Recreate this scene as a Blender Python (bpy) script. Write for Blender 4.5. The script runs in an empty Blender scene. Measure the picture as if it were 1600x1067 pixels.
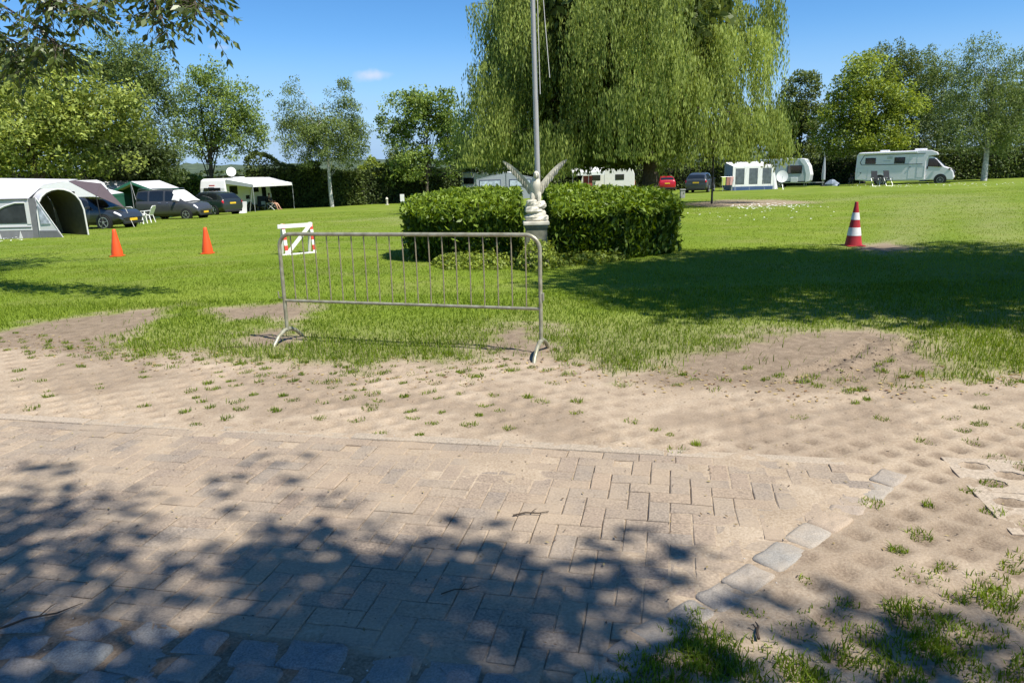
import bpy, bmesh, math, random
import numpy as np
from mathutils import Vector, Matrix, Euler
R = math.radians
random.seed(7); rng = np.random.default_rng(11)
def reseed(k):                                         # keeps each tree the same when others change
    global rng
    rng = np.random.default_rng(k); random.seed(k)
sc = bpy.context.scene
col = sc.collection

# ---------------------------------------------------------------- camera
EYE = 1.67; FPX = 1155.0; PITCH = 13.22; ROLL = -1.4
cam_d = bpy.data.cameras.new('camera'); cam = bpy.data.objects.new('camera', cam_d); col.objects.link(cam)
cam_d.sensor_width = 36; cam_d.lens = 36*FPX/1600; cam_d.clip_start = .05; cam_d.clip_end = 6000
CM = Matrix.Rotation(R(90-PITCH), 3, 'X') @ Matrix.Rotation(R(ROLL), 3, 'Z')
cam.location = (0, 0, EYE); cam.rotation_euler = CM.to_euler()
sc.camera = cam

# ---------------------------------------------------------------- world, sun, exposure
SUN_AZ = np.array([.80, -.60]); SUN_EL = 57.0          # horizontal direction towards the sun
world = bpy.data.worlds.new('World'); sc.world = world; world.use_nodes = True
wt = world.node_tree; wt.nodes.clear()
w_out = wt.nodes.new('ShaderNodeOutputWorld'); w_bg = wt.nodes.new('ShaderNodeBackground')
w_sky = wt.nodes.new('ShaderNodeTexSky'); w_sky.sky_type = 'NISHITA'; w_sky.sun_disc = False
w_sky.sun_elevation = R(SUN_EL); w_sky.sun_rotation = math.atan2(SUN_AZ[0], SUN_AZ[1])
w_sky.air_density = 1.0; w_sky.dust_density = .05; w_sky.ozone_density = 4.0; w_sky.altitude = 2000
w_bg.inputs['Strength'].default_value = .102
wt.links.new(w_bg.outputs[0], w_out.inputs[0])
sun_d = bpy.data.lights.new('sun', 'SUN'); sun_d.energy = 5.0; sun_d.angle = R(.53); sun_d.color = (1, .95, .86)
sun = bpy.data.objects.new('sun', sun_d); col.objects.link(sun)
_sd = Vector((SUN_AZ[0]*math.cos(R(SUN_EL)), SUN_AZ[1]*math.cos(R(SUN_EL)), math.sin(R(SUN_EL))))
sun.rotation_euler = _sd.to_track_quat('Z', 'Y').to_euler(); sun.location = (20, -15, 40)
sc.view_settings.view_transform = 'Standard'; sc.view_settings.look = 'None'
sc.view_settings.exposure = .68; sc.view_settings.gamma = 1; sc.view_settings.use_curve_mapping = False
sc.render.engine = 'CYCLES'
sc.cycles.use_denoising = True; sc.cycles.max_bounces = 6; sc.cycles.diffuse_bounces = 3
sc.cycles.transmission_bounces = 4; sc.cycles.transparent_max_bounces = 4; sc.cycles.caustics_reflective = False
sc.cycles.caustics_refractive = False

# ---------------------------------------------------------------- pixel and terrain helpers
def tz(x, y):
    x = np.asarray(x, float); y = np.asarray(y, float)
    s = .0202 - .0195*np.clip(x/np.maximum(y, 4), -.75, .75)
    yy = np.minimum(y, 78)
    return -s*3*np.log1p(np.exp(np.clip((yy-14)/3, -30, 30)))
def ray(px, py):
    return CM @ Vector(((px-800)/FPX, -(py-533.5)/FPX, -1))
_gc = {}
def gnd(px, py):                                     # pixel -> point on the ground
    if (px, py) not in _gc: _gc[(px, py)] = _gnd(px, py)
    return _gc[(px, py)].copy()
def _gnd(px, py):
    r = ray(px, py); t = 3.0
    for _ in range(60):
        z = float(tz(r.x*t, r.y*t)); t2 = (z-EYE)/r.z if r.z < -1e-4 else 300
        t = .5*t+.5*t2
    return Vector((r.x*t, r.y*t, float(tz(r.x*t, r.y*t))))
def proj(p):
    v = CM.transposed() @ (Vector(p)-Vector((0, 0, EYE)))
    return (800+FPX*v.x/-v.z, 533.5-FPX*v.y/-v.z)
def at(px, d, h=0.):                                 # ground point at depth d whose column is px
    x = (px-800)/FPX*d
    for _ in range(12):
        z = float(tz(x, d))+h
        x += (px-proj((x, d, z))[0])/FPX*d
    return Vector((x, d, float(tz(x, d))))
def up(px, py, d):                                   # point at depth d seen at that pixel
    r = ray(px, py); t = d/r.y
    return Vector((r.x*t, d, EYE+r.z*t))

def _hash(i, j, s):
    h = (i*374761393 + j*668265263 + s*974634777) & 0xffffffff
    h = ((h ^ (h >> 13))*1274126177) & 0xffffffff
    return ((h ^ (h >> 16)) & 0xffff)/65535.
def vnoise(x, y, s=0):
    x = np.asarray(x, float); y = np.asarray(y, float)
    i = np.floor(x).astype(np.int64); j = np.floor(y).astype(np.int64)
    u = x-i; v = y-j; u = u*u*(3-2*u); v = v*v*(3-2*v)
    a = _hash(i, j, s); b = _hash(i+1, j, s); c = _hash(i, j+1, s); d = _hash(i+1, j+1, s)
    return (a*(1-u)+b*u)*(1-v)+(c*(1-u)+d*u)*v
def fbm(x, y, s=0, o=4):
    r = 0; a = .5; t = 0
    for k in range(o):
        r = r+a*vnoise(x*2**k, y*2**k, s+k*17); t += a; a *= .5
    return r/t
def inpoly(x, y, poly):
    x = np.asarray(x, float); y = np.asarray(y, float); r = np.zeros(x.shape, bool)
    n = len(poly)
    for k in range(n):
        x1, y1 = poly[k]; x2, y2 = poly[(k+1) % n]
        if y1 == y2: continue
        c = ((y1 > y) != (y2 > y)) & (x < (x2-x1)*(y-y1)/(y2-y1)+x1)
        r ^= c
    return r
def polydist(x, y, poly, closed=True):
    x = np.asarray(x, float); y = np.asarray(y, float); d = np.full(x.shape, 1e9)
    n = len(poly)
    for k in range(n if closed else n-1):
        x1, y1 = poly[k]; x2, y2 = poly[(k+1) % n]
        dx, dy = x2-x1, y2-y1; L = dx*dx+dy*dy+1e-12
        t = np.clip(((x-x1)*dx+(y-y1)*dy)/L, 0, 1)
        d = np.minimum(d, np.hypot(x-x1-t*dx, y-y1-t*dy))
    return d
def sdf(x, y, poly):                                  # positive inside
    d = polydist(x, y, poly); return np.where(inpoly(x, y, poly), d, -d)
def G2(pts): return [tuple(gnd(*p)[:2]) for p in pts]
def sstep(a, b, x): t = np.clip((x-a)/(b-a), 0, 1); return t*t*(3-2*t)

# ---------------------------------------------------------------- object helpers
def tag(o, label=None, cat=None, group=None, kind=None):
    if label: o['label'] = label
    if cat: o['category'] = cat
    if group: o['group'] = group
    if kind: o['kind'] = kind
    return o
def thing(name, label, cat, loc=(0, 0, 0), rz=0., group=None):
    o = bpy.data.objects.new(name, None); col.objects.link(o); o.empty_display_size = .2
    o.location = loc; o.rotation_euler = (0, 0, rz)
    return tag(o, label, cat, group)
def link(name, me, mat=None, parent=None):
    o = bpy.data.objects.new(name, me); col.objects.link(o)
    if mat is not None and not me.materials: me.materials.append(mat)
    if parent is not None: o.parent = parent
    return o
def copy_tree(o, parent=None):
    c = o.copy(); col.objects.link(c); c.parent = parent
    for ch in list(o.children): copy_tree(ch, c)
    return c
def mesh_np(name, V, F, mat=None, parent=None, attrs=None, smooth=False):
    V = np.asarray(V, np.float32); F = np.asarray(F, np.int32); k = F.shape[1]
    me = bpy.data.meshes.new(name)
    me.vertices.add(len(V)); me.vertices.foreach_set('co', V.ravel())
    me.loops.add(F.size); me.loops.foreach_set('vertex_index', F.ravel())
    me.polygons.add(len(F)); me.polygons.foreach_set('loop_start', np.arange(0, F.size, k, dtype=np.int32))
    if smooth: me.polygons.foreach_set('use_smooth', np.ones(len(F), bool))
    for n, a in (attrs or {}).items():
        at_ = me.attributes.new(n, 'FLOAT', 'POINT'); at_.data.foreach_set('value', np.asarray(a, np.float32))
    me.update(calc_edges=True)
    return link(name, me, mat, parent)
class MB:
    def __init__(s): s.v = []; s.f = []
    def add(s, V, F):
        o = len(s.v); s.v += [tuple(p) for p in V]; s.f += [tuple(i+o for i in f) for f in F]; return s
    def box(s, c, d, rot=None, taper=1.):
        V = []
        for z in (-.5, .5):
            k = 1 if z < 0 else taper
            for x, y in ((-.5, -.5), (.5, -.5), (.5, .5), (-.5, .5)):
                V.append(Vector((x*d[0]*k, y*d[1]*k, z*d[2])))
        if rot is not None:
            M = Euler(rot).to_matrix(); V = [M @ p for p in V]
        V = [p+Vector(c) for p in V]
        return s.add(V, [(3, 2, 1, 0), (4, 5, 6, 7), (0, 1, 5, 4), (1, 2, 6, 5), (2, 3, 7, 6), (3, 0, 4, 7)])
    def bar(s, a, b, w, h=None):                      # rectangular bar from a to b
        a = Vector(a); b = Vector(b); d = (b-a); h = h or w
        q = d.to_track_quat('Z', 'Y').to_matrix(); V = []
        for p in (a, b):
            for x, y in ((-.5, -.5), (.5, -.5), (.5, .5), (-.5, .5)): V.append(p+q @ Vector((x*w, y*h, 0)))
        return s.add(V, [(3, 2, 1, 0), (4, 5, 6, 7), (0, 1, 5, 4), (1, 2, 6, 5), (2, 3, 7, 6), (3, 0, 4, 7)])
    def tube(s, P, rad, n=8, cap=True):
        P = [Vector(p) for p in P]; m = len(P)
        if not hasattr(rad, '__len__'): rad = [rad]*m
        V = []; F = []; prev = None
        for i, p in enumerate(P):
            t = (P[min(i+1, m-1)]-P[max(i-1, 0)]).normalized()
            if prev is None:
                u = t.cross(Vector((0, 0, 1)));
                if u.length < .05: u = t.cross(Vector((0, 1, 0)))
            else: u = prev-t*prev.dot(t)
            u.normalize(); prev = u; w = t.cross(u)
            for k in range(n):
                a = 2*math.pi*k/n; V.append(p+(u*math.cos(a)+w*math.sin(a))*rad[i])
        for i in range(m-1):
            for k in range(n):
                k2 = (k+1) % n; F.append((i*n+k, i*n+k2, (i+1)*n+k2, (i+1)*n+k))
        if cap: F.append(tuple(range(n-1, -1, -1))); F.append(tuple((m-1)*n+k for k in range(n)))
        return s.add(V, F)
    def lathe(s, prof, n=16, c=(0, 0, 0), cap=True):
        V = []; F = []
        for r, z in prof:
            for k in range(n):
                a = 2*math.pi*k/n; V.append((c[0]+r*math.cos(a), c[1]+r*math.sin(a), c[2]+z))
        m = len(prof)
        for i in range(m-1):
            for k in range(n):
                k2 = (k+1) % n; F.append((i*n+k, i*n+k2, (i+1)*n+k2, (i+1)*n+k))
        if cap: F.append(tuple(range(n-1, -1, -1))); F.append(tuple((m-1)*n+k for k in range(n)))
        return s.add(V, F)
    def disc(s, c, r, ax='y', th=.02, n=20):
        return s.tube([Vector(c)-Vector({'x': (th/2, 0, 0), 'y': (0, th/2, 0), 'z': (0, 0, th/2)}[ax]),
                       Vector(c)+Vector({'x': (th/2, 0, 0), 'y': (0, th/2, 0), 'z': (0, 0, th/2)}[ax])], r, n)
    def prism(s, poly, y0, y1):                       # polygon in x,z pushed along y
        n = len(poly); V = [(x, y0, z) for x, z in poly]+[(x, y1, z) for x, z in poly]
        return s.add(V, [tuple(range(n)), tuple(range(2*n-1, n-1, -1))]+[(i, i+n, (i+1) % n+n, (i+1) % n) for i in range(n)])
    def sheet(s, pts, th=.012):                       # polygon panel with thickness
        P = [Vector(p) for p in pts]; n = len(P)
        nrm = Vector((0, 0, 0))
        for i in range(n): nrm += P[i].cross(P[(i+1) % n])
        nrm.normalize(); o = nrm*th/2
        return s.add([p+o for p in P]+[p-o for p in P], [tuple(range(n)), tuple(range(2*n-1, n-1, -1))]+[(i, i+n, (i+1) % n+n, (i+1) % n) for i in range(n)])
    def build(s, name, mat, parent=None, smooth=False, bevel=0., fix=True, seg=2):
        me = bpy.data.meshes.new(name); me.from_pydata([tuple(p) for p in s.v], [], s.f)
        if fix or bevel:
            bm = bmesh.new(); bm.from_mesh(me)
            if fix: bmesh.ops.recalc_face_normals(bm, faces=bm.faces)
            if bevel:
                es = [e for e in bm.edges if e.is_manifold and e.calc_face_angle(0) > .6]
                bmesh.ops.bevel(bm, geom=es, offset=bevel, segments=seg, affect='EDGES', profile=.6, clamp_overlap=True)
            bm.to_mesh(me); bm.free()
        if smooth:
            me.polygons.foreach_set('use_smooth', [True]*len(me.polygons))
            try: me.set_sharp_from_angle(angle=R(42))
            except Exception: pass
        me.update()
        return link(name, me, mat, parent)

# ---------------------------------------------------------------- materials
def nt(m): m.use_nodes = True; t = m.node_tree; return t, t.nodes['Principled BSDF']
MATS = {}
def mat(name, c, rough=.6, metal=0., spec=.5, var=.12, scale=6., bump=0., c2=None, emit=None, coat=0.):
    if name in MATS: return MATS[name]
    m = bpy.data.materials.new(name); t, b = nt(m)
    b.inputs['Roughness'].default_value = rough; b.inputs['Metallic'].default_value = metal
    b.inputs['Specular IOR Level'].default_value = spec; b.inputs['Coat Weight'].default_value = coat
    tc = t.nodes.new('ShaderNodeTexCoord'); n = t.nodes.new('ShaderNodeTexNoise')
    n.inputs['Scale'].default_value = scale; n.inputs['Detail'].default_value = 6
    t.links.new(tc.outputs['Object'], n.inputs['Vector'])
    r = t.nodes.new('ShaderNodeValToRGB'); e = r.color_ramp.elements
    e[0].position = .3; e[1].position = .7
    c2 = c2 or [min(1, k*(1+var)) for k in c]; c1 = [k*(1-var) for k in c]
    e[0].color = (*c1, 1); e[1].color = (*c2[:3], 1)
    t.links.new(n.outputs['Fac'], r.inputs['Fac']); t.links.new(r.outputs['Color'], b.inputs['Base Color'])
    if bump:
        bp = t.nodes.new('ShaderNodeBump'); bp.inputs['Strength'].default_value = bump; bp.inputs['Distance'].default_value = .01
        t.links.new(n.outputs['Fac'], bp.inputs['Height']); t.links.new(bp.outputs['Normal'], b.inputs['Normal'])
    MATS[name] = m; return m
def leaf_mat(name, dark, light, trans=.35, rough=.55, spec=.3):
    if name in MATS: return MATS[name]
    m = bpy.data.materials.new(name); t, b = nt(m)
    a = t.nodes.new('ShaderNodeAttribute'); a.attribute_name = 'tint'
    r = t.nodes.new('ShaderNodeValToRGB'); e = r.color_ramp.elements
    e[0].position = .05; e[1].position = .95; e[0].color = (*dark, 1); e[1].color = (*light, 1)
    t.links.new(a.outputs['Fac'], r.inputs['Fac']); t.links.new(r.outputs['Color'], b.inputs['Base Color'])
    b.inputs['Roughness'].default_value = rough; b.inputs['Specular IOR Level'].default_value = spec
    tr = t.nodes.new('ShaderNodeBsdfTranslucent'); mx = t.nodes.new('ShaderNodeMixShader'); mx.inputs[0].default_value = trans
    hs = t.nodes.new('ShaderNodeHueSaturation'); hs.inputs['Hue'].default_value = .485; hs.inputs['Saturation'].default_value = 1.1; hs.inputs['Value'].default_value = 1.35
    t.links.new(r.outputs['Color'], hs.inputs['Color']); t.links.new(hs.outputs['Color'], tr.inputs['Color'])
    t.links.new(b.outputs[0], mx.inputs[1]); t.links.new(tr.outputs[0], mx.inputs[2])
    t.links.new(mx.outputs[0], t.nodes['Material Output'].inputs['Surface'])
    MATS[name] = m; return m
WHITE = mat('white_panel', (.78, .79, .80), .35, spec=.5, var=.03)
CREAM = mat('cream_panel', (.70, .69, .64), .4, var=.04)
GLASS = mat('dark_glass', (.012, .015, .018), .06, spec=.8, var=.1)
RUBBER = mat('black_rubber', (.014, .014, .015), .8, var=.2)
BLACK = mat('black_plastic', (.016, .016, .018), .5, var=.2)
ALLOY = mat('alloy', (.5, .51, .53), .3, metal=.8, var=.08)
STEEL = mat('tent_pole_steel', (.42, .43, .44), .4, metal=.5, var=.1)
YELLOW = mat('plate_yellow', (.75, .48, .03), .45, var=.05)
LAMPW = mat('lamp_clear', (.75, .77, .8), .12, spec=.8, var=.05)
LAMPR = mat('lamp_red', (.42, .01, .012), .2, var=.1)
PLASTIC = mat('white_plastic', (.80, .80, .78), .45, var=.04)
GREYMETAL = mat('grey_metal', (.30, .31, .32), .5, metal=.4)

# sky with thin clouds: a wisp high up and pale banks low over the horizon
def world_clouds():
    N = wt.nodes.new; L = wt.links.new
    tc = N('ShaderNodeTexCoord'); sep = N('ShaderNodeSeparateXYZ'); L(tc.outputs['Generated'], sep.inputs[0])
    mp = N('ShaderNodeMapping'); mp.inputs['Scale'].default_value = (5, 5, 22); L(tc.outputs['Generated'], mp.inputs[0])
    no = N('ShaderNodeTexNoise'); no.inputs['Scale'].default_value = 1.3; no.inputs['Detail'].default_value = 7; no.inputs['Distortion'].default_value = .3
    L(mp.outputs[0], no.inputs['Vector'])
    def mr(src, a, b, c=0., d=1.):
        m = N('ShaderNodeMapRange'); m.interpolation_type = 'SMOOTHSTEP'
        for i, k in zip(('From Min', 'From Max', 'To Min', 'To Max'), (a, b, c, d)): m.inputs[i].default_value = k
        L(src, m.inputs['Value']); return m.outputs[0]
    def mul(a, b, op='MULTIPLY'):
        m = N('ShaderNodeMath'); m.operation = op
        for i, k in enumerate((a, b)):
            if isinstance(k, float): m.inputs[i].default_value = k
            else: L(k, m.inputs[i])
        return m.outputs[0]
    low = mul(mr(sep.outputs['Z'], .17, .01), mr(no.outputs['Fac'], .30, .62, .72, 1.))
    fac = mul(low, .97); wisp = 0.
    for (px, py, sx, sz, k) in ((580, 118, .026, .009, .75), (345, 74, .014, .005, .35), (620, 200, .03, .01, .35)):
        d = ray(px, py).normalized()
        sb = N('ShaderNodeVectorMath'); sb.operation = 'SUBTRACT'; L(tc.outputs['Generated'], sb.inputs[0]); sb.inputs[1].default_value = d
        rt = N('ShaderNodeMapping'); rt.vector_type = 'POINT'; rt.inputs['Rotation'].default_value = (0, R(10), 0)
        rt.inputs['Scale'].default_value = (1/sx, 1/sx, 1/sz); L(sb.outputs[0], rt.inputs[0])
        ln = N('ShaderNodeVectorMath'); ln.operation = 'LENGTH'; L(rt.outputs[0], ln.inputs[0])
        n2 = N('ShaderNodeTexNoise'); n2.inputs['Scale'].default_value = 45; n2.inputs['Detail'].default_value = 5; L(tc.outputs['Generated'], n2.inputs['Vector'])
        rr = mul(ln.outputs['Value'], mul(mul(n2.outputs['Fac'], 1.4), -.7, 'ADD'), 'ADD')
        wisp = mul(wisp, mul(mr(rr, 1.05, .1), k), 'MAXIMUM')
    m0 = N('ShaderNodeMix'); m0.data_type = 'RGBA'; L(fac, m0.inputs['Factor'])
    mx = N('ShaderNodeMix'); mx.data_type = 'RGBA'; L(wisp, mx.inputs['Factor'])
    hs = N('ShaderNodeHueSaturation'); hs.inputs['Saturation'].default_value = 1.24; L(w_sky.outputs[0], hs.inputs['Color'])
    L(hs.outputs[0], m0.inputs['A']); m0.inputs['B'].default_value = (2.4, 3.6, 5.3, 1)
    L(m0.outputs['Result'], mx.inputs['A']); mx.inputs['B'].default_value = (4.6, 5.0, 6.4, 1)
    L(mx.outputs['Result'], w_bg.inputs['Color'])
world_clouds()

# ================================================================ GROUND
EDGE_A = np.array(gnd(0, 647)[:2]); EDGE_B = np.array(gnd(1400, 720)[:2])      # kerb line of the brick road
RD = (EDGE_B-EDGE_A)/np.linalg.norm(EDGE_B-EDGE_A); RN = np.array([RD[1], -RD[0]])   # along the road, towards the camera
ROAD_ANG = math.atan2(RD[1], RD[0])
LAWN_EDGE = [(-420, 505), (-100, 520), (0, 530), (60, 536), (200, 553), (330, 562), (420, 568), (520, 586), (570, 590), (640, 568), (700, 584), (760, 566), (850, 566), (960, 584), (1060, 592), (1200, 602), (1430, 592), (1600, 583), (1750, 576), (2100, 560)]
LAWN = G2(LAWN_EDGE)+[(900, 20), (900, 900), (-900, 900), (-900, 20)]
DIRT = [G2(p) for p in (
    [(-60, 545), (0, 522), (60, 505), (150, 494), (240, 486), (285, 478), (255, 497), (190, 530), (165, 556), (60, 548)],
    [(325, 488), (400, 478), (478, 468), (486, 490), (450, 500), (400, 498), (360, 500)],
    [(385, 522), (440, 512), (470, 526), (455, 548), (395, 545)],
    [(742, 528), (800, 508), (852, 512), (862, 560), (800, 566), (760, 552)],
    [(1000, 586), (1090, 552), (1190, 524), (1290, 520), (1400, 524), (1450, 545), (1480, 580), (1440, 604), (1200, 612), (1020, 604)],
    [(1340, 386), (1400, 380), (1430, 390), (1370, 397)])]
FAR_SAND = G2([(1060, 320), (1130, 313), (1205, 313), (1275, 317), (1215, 322), (1120, 325)])
BRICK = [tuple(EDGE_A+RD*-2.6+RN*.07), tuple(EDGE_A+RD*6.02+RN*.07)]+G2([(1372, 762), (1282, 820), (1150, 905), (1060, 962), (905, 1062), (790, 1052), (640, 1030), (480, 1003), (300, 978), (130, 958), (0, 950), (-330, 915)])
SETT_ROW = [(1388, 746), (1367, 766), (1330, 789), (1297, 812), (1262, 836), (1217, 866), (1170, 902), (1128, 932), (1080, 958), (1030, 985), (985, 1018), (938, 1056)]
COBBLES = [(40, 968), (135, 979), (225, 990), (308, 1003), (396, 1016), (491, 1029), (602, 1043), (708, 1057), (-60, 958),
           (30, 1008), (118, 1021), (212, 1032), (300, 1046), (390, 1062), (502, 1068), (30, 1056), (140, 1066), (800, 1072), (-70, 1000), (-60, 1045), (610, 1088), (240, 1082)]
COBBLE_ZONE = G2([(-330, 915), (0, 950), (130, 958), (300, 978), (480, 1003), (640, 1030), (790, 1052), (905, 1062), (900, 1140), (300, 1250), (-500, 1250)])

# lattice of grass paver slabs, laid parallel to the kerb
PU, PV = .27, .235                                    # hole spacing along and across
SLAB_U, SLAB_V = 2*PU, 2*PV
def to_uv(x, y):
    dx = np.asarray(x)-EDGE_A[0]; dy = np.asarray(y)-EDGE_A[1]
    return dx*RD[0]+dy*RD[1], dx*RN[0]+dy*RN[1]
def from_uv(u, v):
    return EDGE_A[0]+u*RD[0]+v*RN[0], EDGE_A[1]+u*RD[1]+v*RN[1]
def hole(u, v):                                       # 0 in a hole centre, grows outward
    a = np.abs(((u/PU+.5) % 1)-.5)*PU; b = np.abs(((v/PV+.5) % 1)-.5)*PV
    a2 = np.abs(((u/PU) % 1)-.5)*PU; b2 = np.abs(((v/PV) % 1)-.5)*PV
    return np.minimum(a+b, a2+b2)
def lawn_amount(x, y):                                # 1 full turf, 0 none
    w = .30*(fbm(x*1.3, y*1.3, 3)-.5)+.34*(fbm(x*4.5, y*4.5, 5)-.5)
    s = sdf(x, y, LAWN)+w*1.6
    g = sstep(-.16, .34, s)
    for k, p in enumerate(DIRT):
        near = sdf(x, y, p)+.7*(fbm(x*3.4, y*3.4, 21+k)-.5)
        g = g*(1-.985*sstep(-.26, .20, near))
    g = g*(1-.95*sstep(-.3, .3, sdf(x, y, FAR_SAND)))
    return g
def soil_amount(x, y):
    s = np.zeros(np.shape(x))
    for k, p in enumerate(DIRT):
        s = np.maximum(s, sstep(-.18, .16, sdf(x, y, p)+.3*(fbm(x*4, y*4, 21+k)-.5)))
    s = np.maximum(s, .45*sstep(-.3, .3, sdf(x, y, LAWN)))
    s = np.maximum(s, 1.6*sstep(-.04, .06, sdf(x, y, COBBLE_ZONE)))
    u, v = to_uv(x, y); nb = sstep(.0, -.12, sdf(x, y, BRICK))*sstep(.1, -.1, sdf(x, y, LAWN))
    s = np.maximum(s, nb*sstep(.7, 1.2, x)*sstep(4.7, 4.0, y)*(1.0*(1-sstep(.04, .095, hole(u, v)))+.45*sstep(.45, .65, fbm(x*2, y*2, 47))))
    s = np.maximum(s, nb*.6*sstep(.50, .68, fbm(x*1.3, y*1.7, 49)))
    s = np.maximum(s, nb*.6*(1-sstep(.03, .085, hole(u, v)))*sstep(.3, .55, fbm(x*2.3, y*2.3, 48)))
    return s
SLAB_AT = {}                                           # slab cell -> 1 swept clean, 0 under the sand
_o = lambda p, q: (np.array([p]), np.array([q]))
for i in range(-14, 22):
    for j in range(-8, 9):
        u, v = (i+.5)*SLAB_U-PU*.5, (j+.5)*SLAB_V-PV*.5; x, y = from_uv(u, v)
        if y < 1.7 or abs(x) > .72*y+.3 or sdf(*_o(x, y), LAWN)[0] > -.16 or sdf(*_o(x, y), COBBLE_ZONE)[0] > -.2 or (v > -.26 and x < .4): continue
        cs = [from_uv(u+a*SLAB_U/2, v+b*SLAB_V/2) for a in (-1, 1) for b in (-1, 1)]
        if any(sdf(*_o(*p), BRICK)[0] > -.09 or polydist(*_o(*p), G2(SETT_ROW), False)[0] < .04 for p in cs) or min(p[1] for p in cs) < 0: continue
        SLAB_AT[(i, j)] = int(x > 1.2 and 3.15 < y < 4.0)
_cov = np.zeros((60, 30)); 
for (i, j), c in SLAB_AT.items(): _cov[i+20, j+10] = c
def slab_cover(u, v):
    I = np.clip(np.floor((u+PU/2)/SLAB_U).astype(int)+20, 0, 59); J = np.clip(np.floor((v+PV/2)/SLAB_V).astype(int)+10, 0, 29)
    return _cov[I, J]
TRACKS = [G2([(1330, 590), (1400, 555), (1430, 530)]), G2([(1235, 598), (1330, 560), (1365, 535)])]
def ground_z(x, y):
    u, v = to_uv(x, y)
    z = tz(x, y)
    fine = .010*(fbm(x*7, y*7, 31)-.5)+.006*(fbm(x*26, y*26, 37, 3)-.5)
    br = sdf(x, y, BRICK); inb = sstep(-.02, .04, br)
    lawn = sstep(-.1, .3, sdf(x, y, LAWN))
    cob = sstep(-.03, .03, sdf(x, y, COBBLE_ZONE))
    setts = sstep(.16, .06, polydist(x, y, G2(SETT_ROW), False))
    pav = (1-inb)*(1-lawn)*(1-cob)*(1-setts)
    h = hole(u, v)
    low = sstep(.75, 1.2, x)*sstep(4.4, 3.9, y); expo = slab_cover(u, v)*sstep(1.7, 2.4, x)          # slabs swept nearly clean at the lower right
    sandp = (1-low)*(.006+.018*(fbm(x*2.2, y*2.2, 41)-.5))+low*(.0015+.010*(fbm(x*1.6, y*1.6, 45)-.5)-.0055*expo-.012*(1-sstep(.035, .095, h)))-(1-low)*.013*(1-sstep(.04, .10, h))*(.45+1.1*sstep(.35, .7, fbm(x*1.9, y*1.9, 43)))
    # drifts cover the bricks in places
    drift = .036*(fbm(x*1.5, y*1.5, 51)-.47)+.014*(fbm(x*6, y*6, 57)-.5)
    east = sstep(.3, 1.6, x)
    sandb = -.0058-.0032*sstep(4.1, 3.3, y)*sstep(1.1, .2, x)+.003*east+np.maximum(drift, -.004)*.8+.008*east*sstep(.42, .6, fbm(x*2.6, y*2.6, 59))
    z = z+pav*sandp+inb*sandb+lawn*(.012+.03*(fbm(x*.9, y*.9, 61)-.4))+cob*(-.006+.012*(fbm(x*5, y*5, 63)-.5))+setts*-.006
    soil = soil_amount(x, y)*(1-cob)
    z = z+fine*(.7+1.3*soil)*(1-.5*inb)
    for p in TRACKS:
        d = polydist(x, y, p, False)
        am = .35+1.1*fbm(x*3, y*3, 66)
        z = z+am*(-.018*np.exp(-(d/.06)**2)+.010*np.exp(-((d-.12)/.06)**2))
        z = z+am*.04*np.exp(-(d/.13)**2)*(fbm(x*17, y*17, 67, 3)-.5)*2
    return z
def axis(fine0, fine1, step, lo, hi, grow=1.13):
    a = list(np.arange(fine0, fine1+1e-6, step)); s = step
    while a[-1] < hi: s *= grow; a.append(a[-1]+s)
    b = []; s = step; x = fine0
    while x > lo: s *= grow; x -= s; b.append(x)
    return np.array(b[::-1]+a)
gx = axis(-5.2, 5.2, .026, -3000, 3000); gy = axis(1.75, 7.9, .026, -600, 4000, 1.06)
GX, GY = np.meshgrid(gx, gy)
fx, fy = GX.ravel(), GY.ravel()
fz = ground_z(fx, fy)
nx, ny = len(gx), len(gy)
ii = (np.arange(ny-1)[:, None]*nx+np.arange(nx-1)[None, :]).ravel()
GF = np.stack([ii, ii+1, ii+1+nx, ii+nx], 1)
inb_ = sstep(-.02, .05, sdf(fx, fy, BRICK))
worn = np.zeros(len(fx))                                # pale tyre rings across the right lawn
for arc in ([(1405, 400), (1420, 350), (1440, 318), (1480, 305)], [(1590, 400), (1560, 360), (1540, 325), (1490, 306), (1400, 306), (1300, 314), (1200, 320)], [(1330, 386), (1420, 386)], [(560, 345), (620, 340), (660, 352)]):
    worn = np.maximum(worn, np.exp(-(polydist(fx, fy, G2(arc), False)/np.maximum(.35, .03*fy))**2))
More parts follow.
